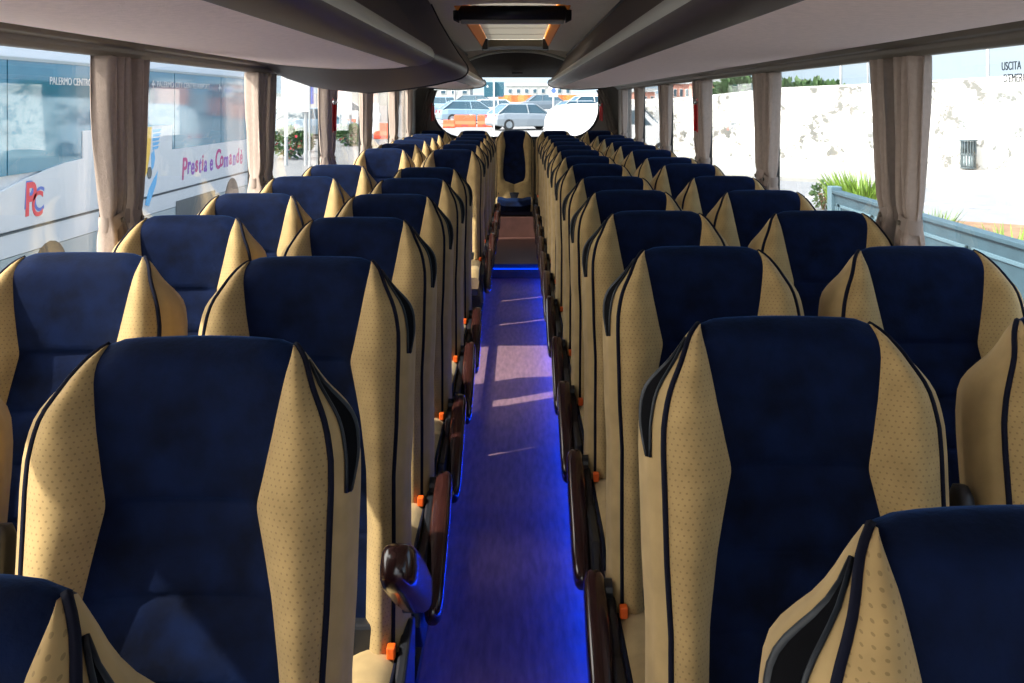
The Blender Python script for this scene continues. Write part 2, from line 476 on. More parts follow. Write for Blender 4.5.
ORD = ['nearest', 'second', 'third', 'fourth', 'fifth', 'sixth', 'seventh', 'eighth', 'ninth', 'tenth', 'eleventh', 'twelfth', 'thirteenth']
def nth(i): return 'nearest to the camera' if i == 0 else ORD[i] + ' from the camera'
proto = {}
def seat(kind, hand, arm, x, y, label, group, tilt=R(9), rear=False):
    key = (hand, arm, tilt, rear)
    if key not in proto:
        o = proto[key] = make_seat('coach_seat', hand, arm, tilt, rear)
    else:
        o = copy_tree(proto[key])
    o.location = (x, y, 0)
    tag(o, label, 'coach seat', group)
    return o

L_Y = [.70, 1.455, 2.23, 3.0, 3.76, 4.55, 5.30, 7.32, 8.22, 9.05, 9.87, 10.68]
LW_Y = [1.47, 2.29, 3.05, 3.79, 4.66, 5.52, 7.45, 8.35, 9.15, 9.97, 10.78]
R_Y = [.822, 1.595, 2.39, 3.18, 3.93, 4.66, 5.60, 6.42, 7.22, 8.02, 8.76, 9.56, 10.42]
RW_Y = [1.62, 2.39, 3.18, 3.93, 4.68, 5.62, 6.40, 7.25, 8.05, 8.78, 9.58, 10.42]
for i, y in enumerate(L_Y):
    extra = ', its armrest tilted up' if i == 2 else (', past the door gap' if i == 7 else '')
    seat('a', 1, 'up' if i == 2 else 'down', -.46 if i < 3 else -.475, y,
         'navy and tan seat left of the aisle, ' + nth(i) + extra, 'seats left of the aisle')
for i, y in enumerate(LW_Y):
    seat('w', 1, 'folded', -.98 if i == 0 else -.985, y, 'navy and tan seat by the left windows, ' + nth(i), 'seats by the left windows')
for i, y in enumerate(R_Y):
    seat('a', -1, 'down', .421 if i == 1 else .43, y, 'navy and tan seat right of the aisle, ' + nth(i), 'seats right of the aisle')
for i, y in enumerate(RW_Y):
    rec = i == 6
    seat('w', -1, 'folded', .94, y, 'navy and tan seat by the right windows, ' + nth(i) + (', leaning further back' if rec else ''), 'seats by the right windows',
         tilt=R(20) if rec else R(9))
# rear row of five
BY = 12.05
for x, hand, rear, lab in ((-1.012, 1, False, 'far left seat of the row under the rear window'), (-.53, 1, False, 'seat left of centre in the row under the rear window'),
                     (.425, -1, False, 'seat right of centre in the row under the rear window'), (.945, -1, False, 'far right seat of the row under the rear window')):
    seat('b', hand, 'none', x, BY, 'navy and tan ' + lab, 'rear row seats')
seat('c', 1, 'none', -.055, BY, 'middle rear seat at the end of the aisle, navy panel framed in tan', 'rear row seats', rear=True)

# ------------------------------------------------------------------ shell of the coach
XL, XR, XC = -1.27, 1.22, -.025
Y0, Y1 = -2.2, 12.62
SILL, HEAD = .80, CAMZ + .165
STEP_Y = 9.52
# floors
fl = MB(); fl.box((-.285, Y0, AISLE - .05), (.255, STEP_Y, AISLE)).build('floor', M['aisle']); struct(bpy.data.objects['floor'])
def podium(name, x0, x1, y0, y1):
    o = MB().box((x0, y0, AISLE - .05), (x1, y1, -.001)).build(name, M['podium'], bevel=.006); return struct(o)
podium('trim_1', XL - .03, -.286, Y0, 5.45)
podium('trim_2', XL - .03, -.286, 7.0, Y1)
podium('trim_3', .256, XR + .03, Y0, Y1)
struct(MB().box((XL - .03, 5.45, -.75), (-.286, 7.0, -.70)).box((-.75, 5.452, -.70), (-.286, 6.998, -.42)).build('trim_4', M['podium']))   # stairwell of the side door
o = MB().box((-.285, STEP_Y, AISLE - .05), (.255, Y1, -.001)).build('trim_5', M['rearfloor'], bevel=.006); struct(o)
# metal nosing on the step and at the rear seat
tag(MB().box((-.284, STEP_Y - .012, -.022), (.254, STEP_Y + .018, .004)).build('step_edge_strip', M['bluepaint']), 'slim metal edge strip on the step in the aisle floor', 'edge strip')
tag(MB().box((-.284, 11.44, .0), (.254, 11.46, .225)).build('rear_seat_kickboard', M['rearfloor'], bevel=.004), 'dark kickboard below the middle rear seat', 'kickboard')
# blue light strips under the platform edges
for nm, x, lab in (('l', -.2845, 'left'), ('r', .2545, 'right')):
    sg = 1 if nm == 'l' else -1
    rt = empty('floor_light_strip', (x, 0, 0))
    MB().box((0, .4, -.052), (sg*.008, STEP_Y - .05, -.034)).build('lens', M['led' if nm == 'r' else 'led_dim'], rt)
    MB().box((0, .4, -.033), (sg*.014, STEP_Y - .05, -.004)).build('housing', M['black'], rt)
    tag(rt, 'blue light strip along the %s side of the sunken aisle' % lab, 'light strip', 'aisle light strips')
rt = empty('floor_light_strip', (0, STEP_Y, 0))
MB().box((-.27, -.010, -.045), (.24, -.001, -.033)).build('lens', M['led_step'], rt)
tag(rt, 'blue light strip across the aisle under the step edge', 'light strip', 'aisle light strips')

# side walls with window openings
PIL = [1.45 - 1.78 * 2, 1.45 - 1.78, 1.45, 3.18, 4.90, 6.60, 8.27, 10.1]
def side_wall(name, x, sg):
    mb = MB()
    a, b = (x - .05, x) if sg < 0 else (x, x + .05)
    pa, pb = (x - .022, x) if sg < 0 else (x, x + .022)
    low0, low1 = (x - .05, x + .02) if sg < 0 else (x - .02, x + .05)
    mb.box((low0, Y0, -.18), (low1, Y1, SILL))
    mb.box((a, Y0, HEAD), (b, Y1, CAMZ + .30))
    for p in PIL:
        mb.box((pa, p - .02, SILL), (pb, p + .02, HEAD))
    mb.box((a, 11.55, SILL), (b, Y1, HEAD))
    return struct(mb.build(name, M['wallp']))
side_wall('wall_left', XL, -1); side_wall('wall_right', XR, 1)
def windows(x, sg, start):
    n = start
    edges = PIL + [11.6]
    for p, q in zip(edges, edges[1:]):
        y0, y1 = p + .02, q - .02
        xx = x + sg * .012
        fr = MB()
        for (a, b) in (((y0, SILL), (y1, SILL + .018)), ((y0, HEAD - .018), (y1, HEAD)), ((y0, SILL), (y0 + .010, HEAD)), ((y1 - .010, SILL), (y1, HEAD))):
            fr.box((xx - .009, a[0], a[1]), (xx + .009, b[0], b[1]))
        f = struct(fr.build('window_%d' % n, M['rubber']))
        MB().box((xx - .003, y0 + .010, SILL + .010), (xx + .003, y1 - .010, HEAD - .010)).build('pane', M['glass'], f)
        if sg > 0 and abs(p - 1.45) < .01:
            for k, s_ in enumerate(('USCITA', "D'EMERGENZA")):
                text('lettering', s_, M['text_dark'], (xx - .006, 2.602 - .010 * k, CAMZ + .079 - .031 * k), (R(90), 0, R(-90)), .030, f, .0006)
        n += 1
    return n
n = windows(XL, -1, 1); n = windows(XR, 1, n)
# curtain rails along both window tops
for x, sg, lab in ((XL, 1, 'left'), (XR, -1, 'right')):
    mb = MB()
    prof = [(x, CAMZ + .136), (x + sg*.035, CAMZ + .136), (x + sg*.05, CAMZ + .15), (x + sg*.05, CAMZ + .165), (x + sg*.075, CAMZ + .168), (x + sg*.085, CAMZ + .19), (x, CAMZ + .20)]
    mb.prism(prof, 'y', Y0, 12.3)
    tag(mb.build('curtain_rail', M['rail'], bevel=.004), 'olive brown curtain rail above the %s side windows' % lab, 'curtain rail', 'curtain rails')

# rear wall with rounded window
def rounded(x0, x1, z0, z1, rb, rt_, n=8):
    pts = []
    for (cx, cz, a0, r) in ((x1 - rb, z0 + rb, -90, rb), (x1 - rt_, z1 - rt_, 0, rt_), (x0 + rt_, z1 - rt_, 90, rt_), (x0 + rb, z0 + rb, 180, rb)):
        for i in range(n + 1):
            a = R(a0 + 90 * i / n); pts.append((cx + r * math.cos(a), cz + r * math.sin(a)))
    return pts
hole = rounded(XC - 1.035, XC + 1.01, CAMZ - .445, CAMZ + .33, .36, .12)
YB = 12.62
hx = [p[0] for p in hole]; hz = [p[1] for p in hole]; bx0, bx1, bz0, bz1 = min(hx), max(hx), min(hz), max(hz)
n_ = len(hole); mb = MB()
wx0, wx1, wz0, wz1 = XL - .05, XR + .05, -.18, CAMZ + .80
mb.box((wx0, YB, wz0), (wx1, YB + .07, bz0)).box((wx0, YB, bz1), (wx1, YB + .07, wz1))
mb.box((wx0, YB, bz0), (bx0, YB + .07, bz1)).box((bx1, YB, bz0), (wx1, YB + .07, bz1))
for q, (cx, cz) in enumerate(((bx1, bz0), (bx1, bz1), (bx0, bz1), (bx0, bz0))):
    arc = hole[q * 9:q * 9 + 9]
    for a, b in zip(arc, arc[1:]):
        mb.loft([[(cx, y, cz), (a[0], y, a[1]), (b[0], y, b[1])] for y in (YB, YB + .07)])
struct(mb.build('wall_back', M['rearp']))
mb = MB(); mb.tube([(x, YB - .004, z) for x, z in hole + hole[:1]], .014, 8, cap=False)
fr = struct(mb.build('window_90', M['rubber'], smooth=True)); fr.name = 'window_%d' % n
MB().add([(x, YB + .03, z) for x, z in hole], [tuple(range(n_))]).build('pane', M['glass'], fr)

# ceiling, arched, with roof hatch recess
def arch(x):
    u = min(1, abs(x - XC) / 1.26)
    return CAMZ + .635 - .24 * u ** 2.2
HX0, HX1, HY0, HY1 = -.42, .335, 6.6, 11.7
xsC = [XL - .05, -1.0, -.8, -.62, -.52, HX0, -.28, -.14, 0, .12, .23, HX1, .46, .57, .75, .95, XR + .05]
mb = MB()
ysC = [Y0, HY0, HY1, YB + .05]
rowsC = [[(x, y, arch(x)) for x in xsC] for y in ysC]
i0, i1 = xsC.index(HX0), xsC.index(HX1)
mb.grid([rowsC[0], rowsC[1]]); mb.grid([rowsC[2], rowsC[3]])
mb.grid([r[:i0 + 1] for r in rowsC[1:3]]); mb.grid([r[i1:] for r in rowsC[1:3]])
# recess top
mb.grid([[(x, HY0, arch(x)) for x in xsC[i0:i1 + 1]], [(HX0 + .03 + (HX1 - HX0 - .06) * k / (i1 - i0), HY0, CAMZ + .74) for k in range(i1 - i0 + 1)]])
mb.grid([[(x, HY1, arch(x)) for x in xsC[i0:i1 + 1]], [(HX0 + .03 + (HX1 - HX0 - .06) * k / (i1 - i0), HY1, CAMZ + .74) for k in range(i1 - i0 + 1)]])
xo = (XL - .05, HX0 + .03, HX1 - .03, XR + .05); yo = (Y0, HY0, HY1, YB + .07)
for i in range(3):
    for j in range(3):
        if (i, j) != (1, 1):
            mb.grid([[(x, y, CAMZ + .80) for x in xo[i:i + 2]] for y in yo[j:j + 2]])
for x in xo[1:3]: mb.grid([[(x, y, z) for z in (CAMZ + .74, CAMZ + .80)] for y in (HY0, HY1)])
for y in yo[1:3]: mb.grid([[(x, y, z) for z in (CAMZ + .74, CAMZ + .80)] for x in xo[1:3]])
mb.grid([[(XL - .05, y, z) for z in (CAMZ + .28, CAMZ + .80)] for y in (Y0, YB + .07)])
mb.grid([[(XR + .05, y, z) for z in (CAMZ + .28, CAMZ + .80)] for y in (Y0, YB + .07)])
struct(mb.build('ceiling', M['ceil']))
# hatch lining, blind and cassette
def blind_mat():
    m = bpy.data.materials.new('translucent_blind'); m.use_nodes = True
    nt = m.node_tree; nt.nodes.clear()
    o = nt.nodes.new('ShaderNodeOutputMaterial'); a = nt.nodes.new('ShaderNodeAddShader')
    d = nt.nodes.new('ShaderNodeBsdfDiffuse'); d.inputs[0].default_value = (.40, .36, .29, 1)
    t = nt.nodes.new('ShaderNodeBsdfTranslucent'); t.inputs[0].default_value = (.075, .068, .055, 1)
    nt.links.new(d.outputs[0], a.inputs[0]); nt.links.new(t.outputs[0], a.inputs[1]); nt.links.new(a.outputs[0], o.inputs['Surface'])
    return m
M['blind'] = blind_mat()
rt = empty('roof_hatch', (XC, 9.3, CAMZ + .6))
def rel(o, rt):
    o.matrix_parent_inverse = Matrix.Translation(-Vector(rt.location)); return o
for sg, hx in ((-1, HX0), (1, HX1)):
    m2 = MB(); z0 = arch(hx)
    m2.add([(hx, HY0 + .02, z0 - .003), (hx, HY1 - .25, z0 - .003), (hx - sg*.05, HY1 - .25, CAMZ + .735), (hx - sg*.05, HY0 + .02, CAMZ + .735),
            (hx - sg*.012, HY0 + .02, z0 - .003), (hx - sg*.012, HY1 - .25, z0 - .003), (hx - sg*.062, HY1 - .25, CAMZ + .735), (hx - sg*.062, HY0 + .02, CAMZ + .735)],
           [(0,1,2,3),(4,5,6,7),(0,1,5,4),(3,2,6,7),(0,3,7,4),(1,2,6,5)])
    rel(m2.build('hatch_side', M['amber'], rt), rt)
mb = MB(); mb.grid([[(x, y, CAMZ + .71) for x in (HX0 + .06, -.2, 0, .15, HX1 - .06)] for y in (HY0 + .1, 8., 9., 10., 11., HY1 - .01)])
rel(mb.build('roller_blind', M['blind'], rt), rt)
rel(MB().box((HX0 + .03, HY0 + .001, CAMZ + .70), (HX1 - .03, 7.0, CAMZ + .708)).build('sky_mask_panel', M['bin'], rt), rt)  # dark panel added to cover the bright sky strip above the cassette
rel(MB().box((HX0 - .02, HY0 - .05, CAMZ + .805), (HX1 + .02, HY1 + .05, CAMZ + .815)).build('glass_lid', M['glass'], rt), rt)
for yk in (8.0, 8.9, 9.8, 10.7):
    rel(MB().box((HX0 + .07, yk, CAMZ + .702), (HX1 - .07, yk + .02, CAMZ + .7045)).build('blind_rib', M['rail'], rt), rt)
mb = MB(); mb.grid([[(HX0 + (HX1 - HX0) * k / 10, y, arch(HX0 + (HX1 - HX0) * k / 10) - .012 - (.03 if y > HY1 - .1 else 0)) for k in range(11)] for y in (HY1 - .22, HY1 - .05)])
rel(mb.build('hatch_end_frame', M['header'], rt), rt)
rel(MB().box((HX0 + .05, HY1 - .04, CAMZ + .60), (HX1 - .05, HY1 - .015, CAMZ + .705)).build('end_panel', M['rail'], rt), rt)  # dark panel added to cover the brightly lit end wall of the recess
for sg, hx in ((-1, HX0 + .04), (1, HX1 - .04)):
    rel(MB().box((hx - .03, HY1 - .30, CAMZ + .58), (hx + .03, HY1 - .12, CAMZ + .70)).build('hatch_hinge', M['black'], rt, bevel=.006), rt)
tag(rt, 'roof hatch with beige blind and glow-coloured amber sides in the middle of the ceiling', 'roof hatch')
rt = empty('blind_cassette', (XC - .02, 6.95, CAMZ + .60))
mb = MB(); mb.tube([(-.36, 0, 0), (.36, 0, 0)], .052, 16); mb.build('roller_tube', M['gunmetal'], rt, smooth=True)
mb = MB(); mb.box((-.35, -.03, -.075), (.35, .03, -.045)); mb.build('pull_bar', M['strip'], rt, bevel=.01)
for sg in (-1, 1):
    mb = MB(); mb.loft([[(sg*.36, .07*math.cos(a), .07*math.sin(a)) for a in [2*PI*k/14 for k in range(14)]], [(sg*.40, .05*math.cos(a), .05*math.sin(a)) for a in [2*PI*k/14 for k in range(14)]]])
    mb.build('end_bracket', M['black'], rt, bevel=.004)
tag(rt, 'dark roller blind cassette across the ceiling in front of the hatch', 'blind cassette')

# rear header above the back window
mb = MB()
N = 24; top = []; bot = []; botb = []; topb = []
for k in range(N + 1):
    x = XC - .98 + 1.96 * k / N
    u = (x - XC) / .98
    top.append((x, 12.15, CAMZ + .60 - .34 * abs(u) ** 2.2)); bot.append((x, 12.42 , CAMZ + .295)); 
mb.grid([top, [(a[0], 12.25, a[2]*.6 + b[2]*.4) for a, b in zip(top, bot)], bot, [(b[0], 12.6, b[2]) for b in bot]])
hd = mb.build('rear_header', M['header'], smooth=True)
tag(hd, 'dark arched panel above the rear window', 'header panel')
mb = MB(); mb.tube([(p[0], p[1] - .01, p[2]) for p in top], .018, 8); mb.build('trim_bead', M['strip'], hd, smooth=True)
MB().box((XC - .06, 12.33, CAMZ + .33), (XC + .07, 12.36, CAMZ + .355)).build('latch', M['black'], hd, bevel=.004)
# fill between arch and ceiling
mb = MB(); mb.grid([[(p[0], 12.16, p[2]) for p in top], [(p[0], 12.16, arch(p[0])) for p in top]]); mb.build('upper_fill', M['ceil'], hd)

# ------------------------------------------------------------------ luggage racks
PROF = [(1.15,.187),(1.05,.165),(.90,.152),(.76,.146),(.63,.148),(.55,.153),(.485,.163)]
LIP = [(.485,.163),(.45,.166),(.41,.176),(.385,.19),(.374,.205)]
STRIP = [(.374,.205),(.372,.222),(.380,.242),(.392,.256)]
FACE = [(.392,.256),(.43,.30),(.49,.38),(.545,.46),(.59,.545)]
def rack(sg, y0, y1, label, endcap=True, taper=True):
    rt = empty('luggage_rack', (XC + sg * .6, (y0 + y1) / 2, CAMZ + .2))
    nseg = 10
    def pts(prof, y):
        out = []
        for (x, z) in prof:
            out.append((XC + sg * x, y, CAMZ + z))
        return out
    Y = [y0 + (y1 - y0) * k / nseg for k in range(nseg + 1)]
    for nm, prof, mat in (('underside', PROF, 'lining'), ('lip', LIP, 'lip'), ('light_strip', STRIP, 'strip'), ('bin_face', FACE, 'bin')):
        mb = MB(); mb.grid([pts(prof, y) for y in Y])
        rel(mb.build(nm, M[mat], rt, smooth=True), rt)
    allp = PROF + LIP[1:] + STRIP[1:] + FACE[1:]
    full = allp + [(1.15, .40)]
    if endcap:
        for y in (y0, y1):
            mb = MB(); mb.add([(XC + sg*x, y, CAMZ + z) for x, z in full], [tuple(range(len(full)))])
            rel(mb.build('end_panel', M['bin'], rt), rt)
        mb = MB(); mb.tube([(XC + sg*x, y1 + .004, CAMZ + z) for x, z in (PROF[1:] + LIP[1:] + STRIP[1:])], .011, 8)
        rel(mb.build('end_trim', M['black'], rt, smooth=True), rt)
    # dark gap line between bin face and ceiling
    mb = MB(); mb.tube([(XC + sg*.588, y, CAMZ + .548) for y in Y], .010, 6)
    rel(mb.build('shadow_gap_trim', M['black'], rt), rt)
    tag(rt, label, 'luggage rack', 'overhead luggage racks')
    return rt
rack(1, Y0, 12.1, 'long overhead luggage rack above the right side windows')
rack(-1, Y0, 5.35, 'front overhead luggage rack above the left side windows')
rack(-1, 6.1, 12.1, 'short rear luggage rack beyond the curved collar, left side')
# curved collar on the left rack
def offs(prof, d):
    out = []
    n = len(prof)
    for i, (x, z) in enumerate(prof):
        a = Vector(prof[max(i-1, 0)]); b = Vector(prof[min(i+1, n-1)])
        t = (b - a).normalized(); nn = Vector((t.y, -t.x)) * -1   # outward = down / towards the aisle
        if nn.y > 0 and i < 6: nn = -nn
        out.append((x + nn.x * d, z + nn.y * d))
    return out
allp = PROF + LIP[1:] + STRIP[1:] + FACE[1:]
rt = empty('rack_collar', (XC - .6, 5.8, CAMZ + .2))
rows = []
for y, d in ((4.78, .002), (5.1, .028), (5.4, .058), (5.7, .078), (5.95, .085), (6.2, .080), (6.24, .055), (6.24, .0)):
    row = []
    for i, (x, z) in enumerate(allp):
        # centre of the rack section, push outwards from it
        c = Vector((.95, .36)); v = (Vector((x, z)) - c).normalized()
        k = i / (len(allp) - 1)
        yy = y + (.62 - .55 * k) * 0 + (.35 * (1 - k) - .0) * (1 if y < 6 else 0) * -0 + (.55 * max(0, .45 - k)) * (-1 if y < 5.9 else 0)
        row.append((XC - (x + v.x * d * 1.1), yy, CAMZ + z + v.y * d * 1.25))
    rows.append(row)
mb = MB(); mb.grid(rows)
rel(mb.build('band', M['collar'], rt, smooth=True), rt)
mb = MB(); mb.tube([(p[0], p[1] + .03, p[2]) for p in rows[5]], .008, 6); rel(mb.build('edge_bead', M['black'], rt, smooth=True), rt)
tag(rt, 'dark curved collar wrapping the left luggage rack over the side door', 'rack collar')
# small reading lamp studs on the collar / ceiling edge, left
# ------------------------------------------------------------------ curtains
def curtain(x, sg, yp, dirn, mat, seed):
    """sg: towards the aisle; dirn: -1 hangs on the camera side of the pillar, +1 on the far side"""
    rnd = random.Random(seed)
    ph = rnd.random() * 6; amp = .024 + rnd.random() * .006
    rt = empty('window_curtain', (x + sg * .031, yp, 1.2))
    zt, zb, ztie = CAMZ + .1355, SILL + .02, 1.15 + rnd.uniform(-.01, .01)
    rows = []; nz = 36; nu = 40
    wt, wtie, wb = .142, .095, .125
    for i in range(nz + 1):
        z = zt + (zb - zt) * i / nz
        if z > ztie:
            k = (zt - z) / (zt - ztie); w = wt + (wtie - wt) * sm(k ** 1.4)
        else:
            k = (ztie - z) / (ztie - zb); w = wtie + (wb - wtie) * sm(k)
        pinch = math.exp(-((z - ztie) / .035) ** 2)
        row = []
        for j in range(nu + 1):
            u = j / nu
            fold = math.sin(u * 2 * PI * 3.5 + ph + .5 * math.sin(z * 5)) * amp * (1 - .45 * pinch) + .35 * amp * math.sin(u * 2 * PI * 8 + ph * 2 + z * 3)
            row.append((sg * (fold * (1.1 - .3 * k) + .006), dirn * (.034 + u * w), z - 1.2))
        rows.append(row)
    mb = MB(); mb.grid(rows)
    o = mb.build('fabric', M[mat], rt, smooth=True)
    md = o.modifiers.new('solid', 'SOLIDIFY'); md.thickness = .003
    mb = MB()
    loop = []
    for k in range(20):
        a = 2 * PI * k / 20
        loop.append((sg * (.004 + .030 * math.sin(a)), dirn * (.034 + wtie * .5 + (wtie * .53) * math.cos(a))))
    zz = ztie - 1.2
    mb.loft([[(p[0], p[1], zz - .022 - .012 * math.cos(2*PI*k/20)) for k, p in enumerate(loop)], [(p[0]*1.12, p[1], zz - .012 * math.cos(2*PI*k/20)) for k, p in enumerate(loop)], [(p[0], p[1], zz + .022 - .012 * math.cos(2*PI*k/20)) for k, p in enumerate(loop)]], cap=False)
    tb = mb.build('tieback', M['tie'], rt, smooth=True)
    mb = MB(); mb.tube([(sg*.036, dirn * (.034 + wtie*.5), zz), (sg*.043, dirn * (.034 + wtie*.5), zz)], .008, 10); mb.build('button', M['rail'], tb)
    return rt
PLAIN = ['first', 'second', 'third', 'fourth', 'fifth']
vis = [p for p in PIL if p > 2]
for sgx, x, lab in ((1, XL, 'left'), (-1, XR, 'right')):
    for i, p in enumerate(vis):
        for d, dl in ((-1, 'near'), (1, 'far')):
            o = curtain(x, sgx, p, d, 'curtain', int(p * 100) + d + (500 if sgx > 0 else 0))
            tag(o, 'tied taupe curtain on the %s edge of the %s %s window pillar from the camera' % (dl, PLAIN[i], lab), 'curtain', 'tied back window curtains')
    # the pillar is trimmed between the two curtains
    for i, p in enumerate(vis):
        a, b = sorted((x, x + sgx * .016))
        struct(MB().box((a, p - .028, SILL), (b, p + .028, HEAD)).build('trim_%d' % (20 + i + (10 if sgx < 0 else 0)), M['rail'], bevel=.005))
    # last window's rear curtain
    o = curtain(x, sgx, 11.58, -1, 'curtain', 900 + int(sgx))
    tag(o, 'tied taupe curtain at the rear end of the last %s side window' % lab, 'curtain', 'tied back window curtains')
    # gathered diagonal curtain in the rear corner
    rt = empty('corner_curtain', (x + sgx * .3, YB - .1, CAMZ - .1))
    rows = []
    for i in range(25):
        k = i / 24
        z = CAMZ + .14 - .62 * k
        xa = x + sgx * (.21 - .15 * k ** .8); row = []
        wd = .13 - .03 * k
        for j in range(21):
            u = j / 20
            row.append((xa + sgx * (u - .5) * wd, YB - .05 - .02 * math.sin(u * 2 * PI * 3.2 + i * .1), z))
        rows.append(row)
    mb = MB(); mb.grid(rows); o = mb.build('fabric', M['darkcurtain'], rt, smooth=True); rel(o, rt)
    md = o.modifiers.new('solid', 'SOLIDIFY'); md.thickness = .004
    mb = MB(); mb.tube([(x + sgx*.02, YB - .06, CAMZ - .36), (x + sgx*.12, YB - .10, CAMZ - .40), (x + sgx*.22, YB - .06, CAMZ - .38)], .018, 8)
    rel(mb.build('tieback', M['tie'], rt, smooth=True), rt)
    tag(rt, 'dark gathered curtain slanting down the %s rear corner' % lab, 'curtain', 'rear corner curtains')

# emergency hammers in red holders
def hammer(loc, sgx, label):
    rt = empty('emergency_hammer', loc)
    MB().box((min(0, sgx*.02), -.024, -.11), (max(0, sgx*.02), .024, .11)).build('holder', M['red'], rt, bevel=.006)
    mb = MB(); mb.tube([(sgx*.03, 0, -.10), (sgx*.03, 0, .07)], .010, 8); mb.build('hammer_handle', M['red'], rt, smooth=True)
    mb = MB(); mb.tube([(sgx*.03, -.03, .085), (sgx*.03, .03, .085)], .013, 8); mb.build('hammer_head', M['bolt'], rt, smooth=True)
    tag(rt, label, 'emergency hammer', 'emergency hammers')
hammer((XL + .055, 6.60, CAMZ - .09), 1, 'red emergency hammer holder on the third left window pillar')
hammer((XR - .055, 6.60, CAMZ - .09), -1, 'red emergency hammer holder on the third right window pillar')
hammer((XL + .20, YB - .14, CAMZ - .13), 1, 'red emergency hammer holder in the left rear corner by the curtain')
hammer((XR - .20, YB - .14, CAMZ - .13), -1, 'red emergency hammer holder in the right rear corner by the curtain')

# ------------------------------------------------------------------ outside
SL = .0225
def gz(y): return CAMZ - 2.9 + SL * y
def gpt(px, py):           # a ground point from a spot in the photograph
    Y = 2970. / (py - 78.5); return (Y * (px - 519) / 1024, Y, gz(Y))
def pt(px, py, Y): return (Y * (px - 519) / 1024, Y, CAMZ - (py - 101.5) * Y / 1024)
mb = MB(); mb.add([(x, y, gz(y)) for x, y in ((-120, -30), (120, -30), (120, 200), (-120, 200))], [(0, 1, 2, 3)])
o = struct(mb.build('ground', M['asphalt']))
# pavement, road and soil run along the whitewashed wall
D = Vector((.87, -.493)).normalized(); NN = Vector((-D.y * -1, 0)) 
NN = Vector((D.y, -D.x)).normalized()     # towards the coach
W0 = Vector((8.5, 34.7))
def wp(s, d): 
    p = W0 + D * s + NN * d; return (p.x, p.y)
def strip(name, d0, d1, s0, s1, h, mat):
    mb = MB(); q = [wp(s0, d0), wp(s1, d0), wp(s1, d1), wp(s0, d1)]
    mb.loft([[(x, y, gz(y) - .05) for x, y in q], [(x, y, gz(y) + h) for x, y in q]])
    return struct(mb.build(name, mat))
strip('pavement', 0, 5.6, -6, 40, .12, M['pavement'])
strip('road', 5.6, 12.6, -7, 40, .02, M['road'])
strip('road_marking', 9.3, 9.45, -6, 40, .03, M['whiteline'])
strip('planting_bed', 12.6, 16.0, -2.5, 40, .10, M['soil'])
# the wall: own heights along its length
secs = [(-6.2, -.02), (-3, .10), (0.3, .42), (4, .55), (7.8, .76), (14, 1.0), (30, 1.6)]
mb = MB(); rows = []
for s_, zt in secs:
    a, b = wp(s_, 0), wp(s_, -.4)
    rows.append([(a[0], a[1], gz(a[1]) - .1), (b[0], b[1], gz(b[1]) - .1), (b[0], b[1], CAMZ + zt + .06), (a[0], a[1], CAMZ + zt)])
mb.loft(rows)
struct(mb.build('boundary_wall', M['wallwhite']))
# litter bin
b0 = gpt(970, 172); b0 = (b0[0] - .25, b0[1] - .45, gz(b0[1] - .45) + .12)
rt = empty('litter_bin', b0, math.atan2(D.y, D.x))
mb = MB()
for k in range(16):
    a = 2*PI*k/16; mb.tube([(.21*math.cos(a), .21*math.sin(a), .05), (.21*math.cos(a), .21*math.sin(a), .86)], .022, 5)
mb.build('bars', M['binmetal'], rt)
for z, r in ((.03, .24), (.45, .225), (.87, .27)):
    MB().loft([[(r*math.cos(2*PI*k/20), r*math.sin(2*PI*k/20), z + q) for k in range(20)] for q in (0, .04)]).build('hoop', M['binmetal'], rt)
MB().loft([[(r*math.cos(2*PI*k/16), r*math.sin(2*PI*k/16), z) for k in range(16)] for z, r in ((.06, .15), (.2, .19), (.42, .185), (.47, .12))]).build('bin_bag', M['bag'], rt, smooth=True)
tag(rt, 'grey barred litter bin standing against the white wall', 'litter bin')
# lamp posts beyond the wall
def lamp(px, Y, h, label):
    x = Y * (px - 519) / 1024
    rt = empty('street_lamp', (x, Y, gz(Y)))
    MB().tube([(0, 0, 0), (0, 0, h*.5), (0, 0, h)], [.09, .07, .05], 10).build('post', M['pole'], rt, smooth=True)
    MB().tube([(0, 0, h), (-.5, 0, h + .15), (-1.2, 0, h + .18)], .04, 8).build('arm', M['pole'], rt, smooth=True)
    MB().box((-1.7, -.12, h + .12), (-1.1, .12, h + .22)).build('lamp_head', M['pole'], rt, bevel=.03)
    tag(rt, label, 'street lamp', 'street lamps')
lamp(988, 46, 9, 'tall grey street lamp behind the white wall, near the right edge')
lamp(841, 60, 9, 'grey street lamp behind the white wall, left of the front right curtain')
lamp(868, 70, 9, 'farther thin street lamp beside the front right curtain')
lamp(455, 73, 9, 'pale street lamp seen through the left of the rear window')

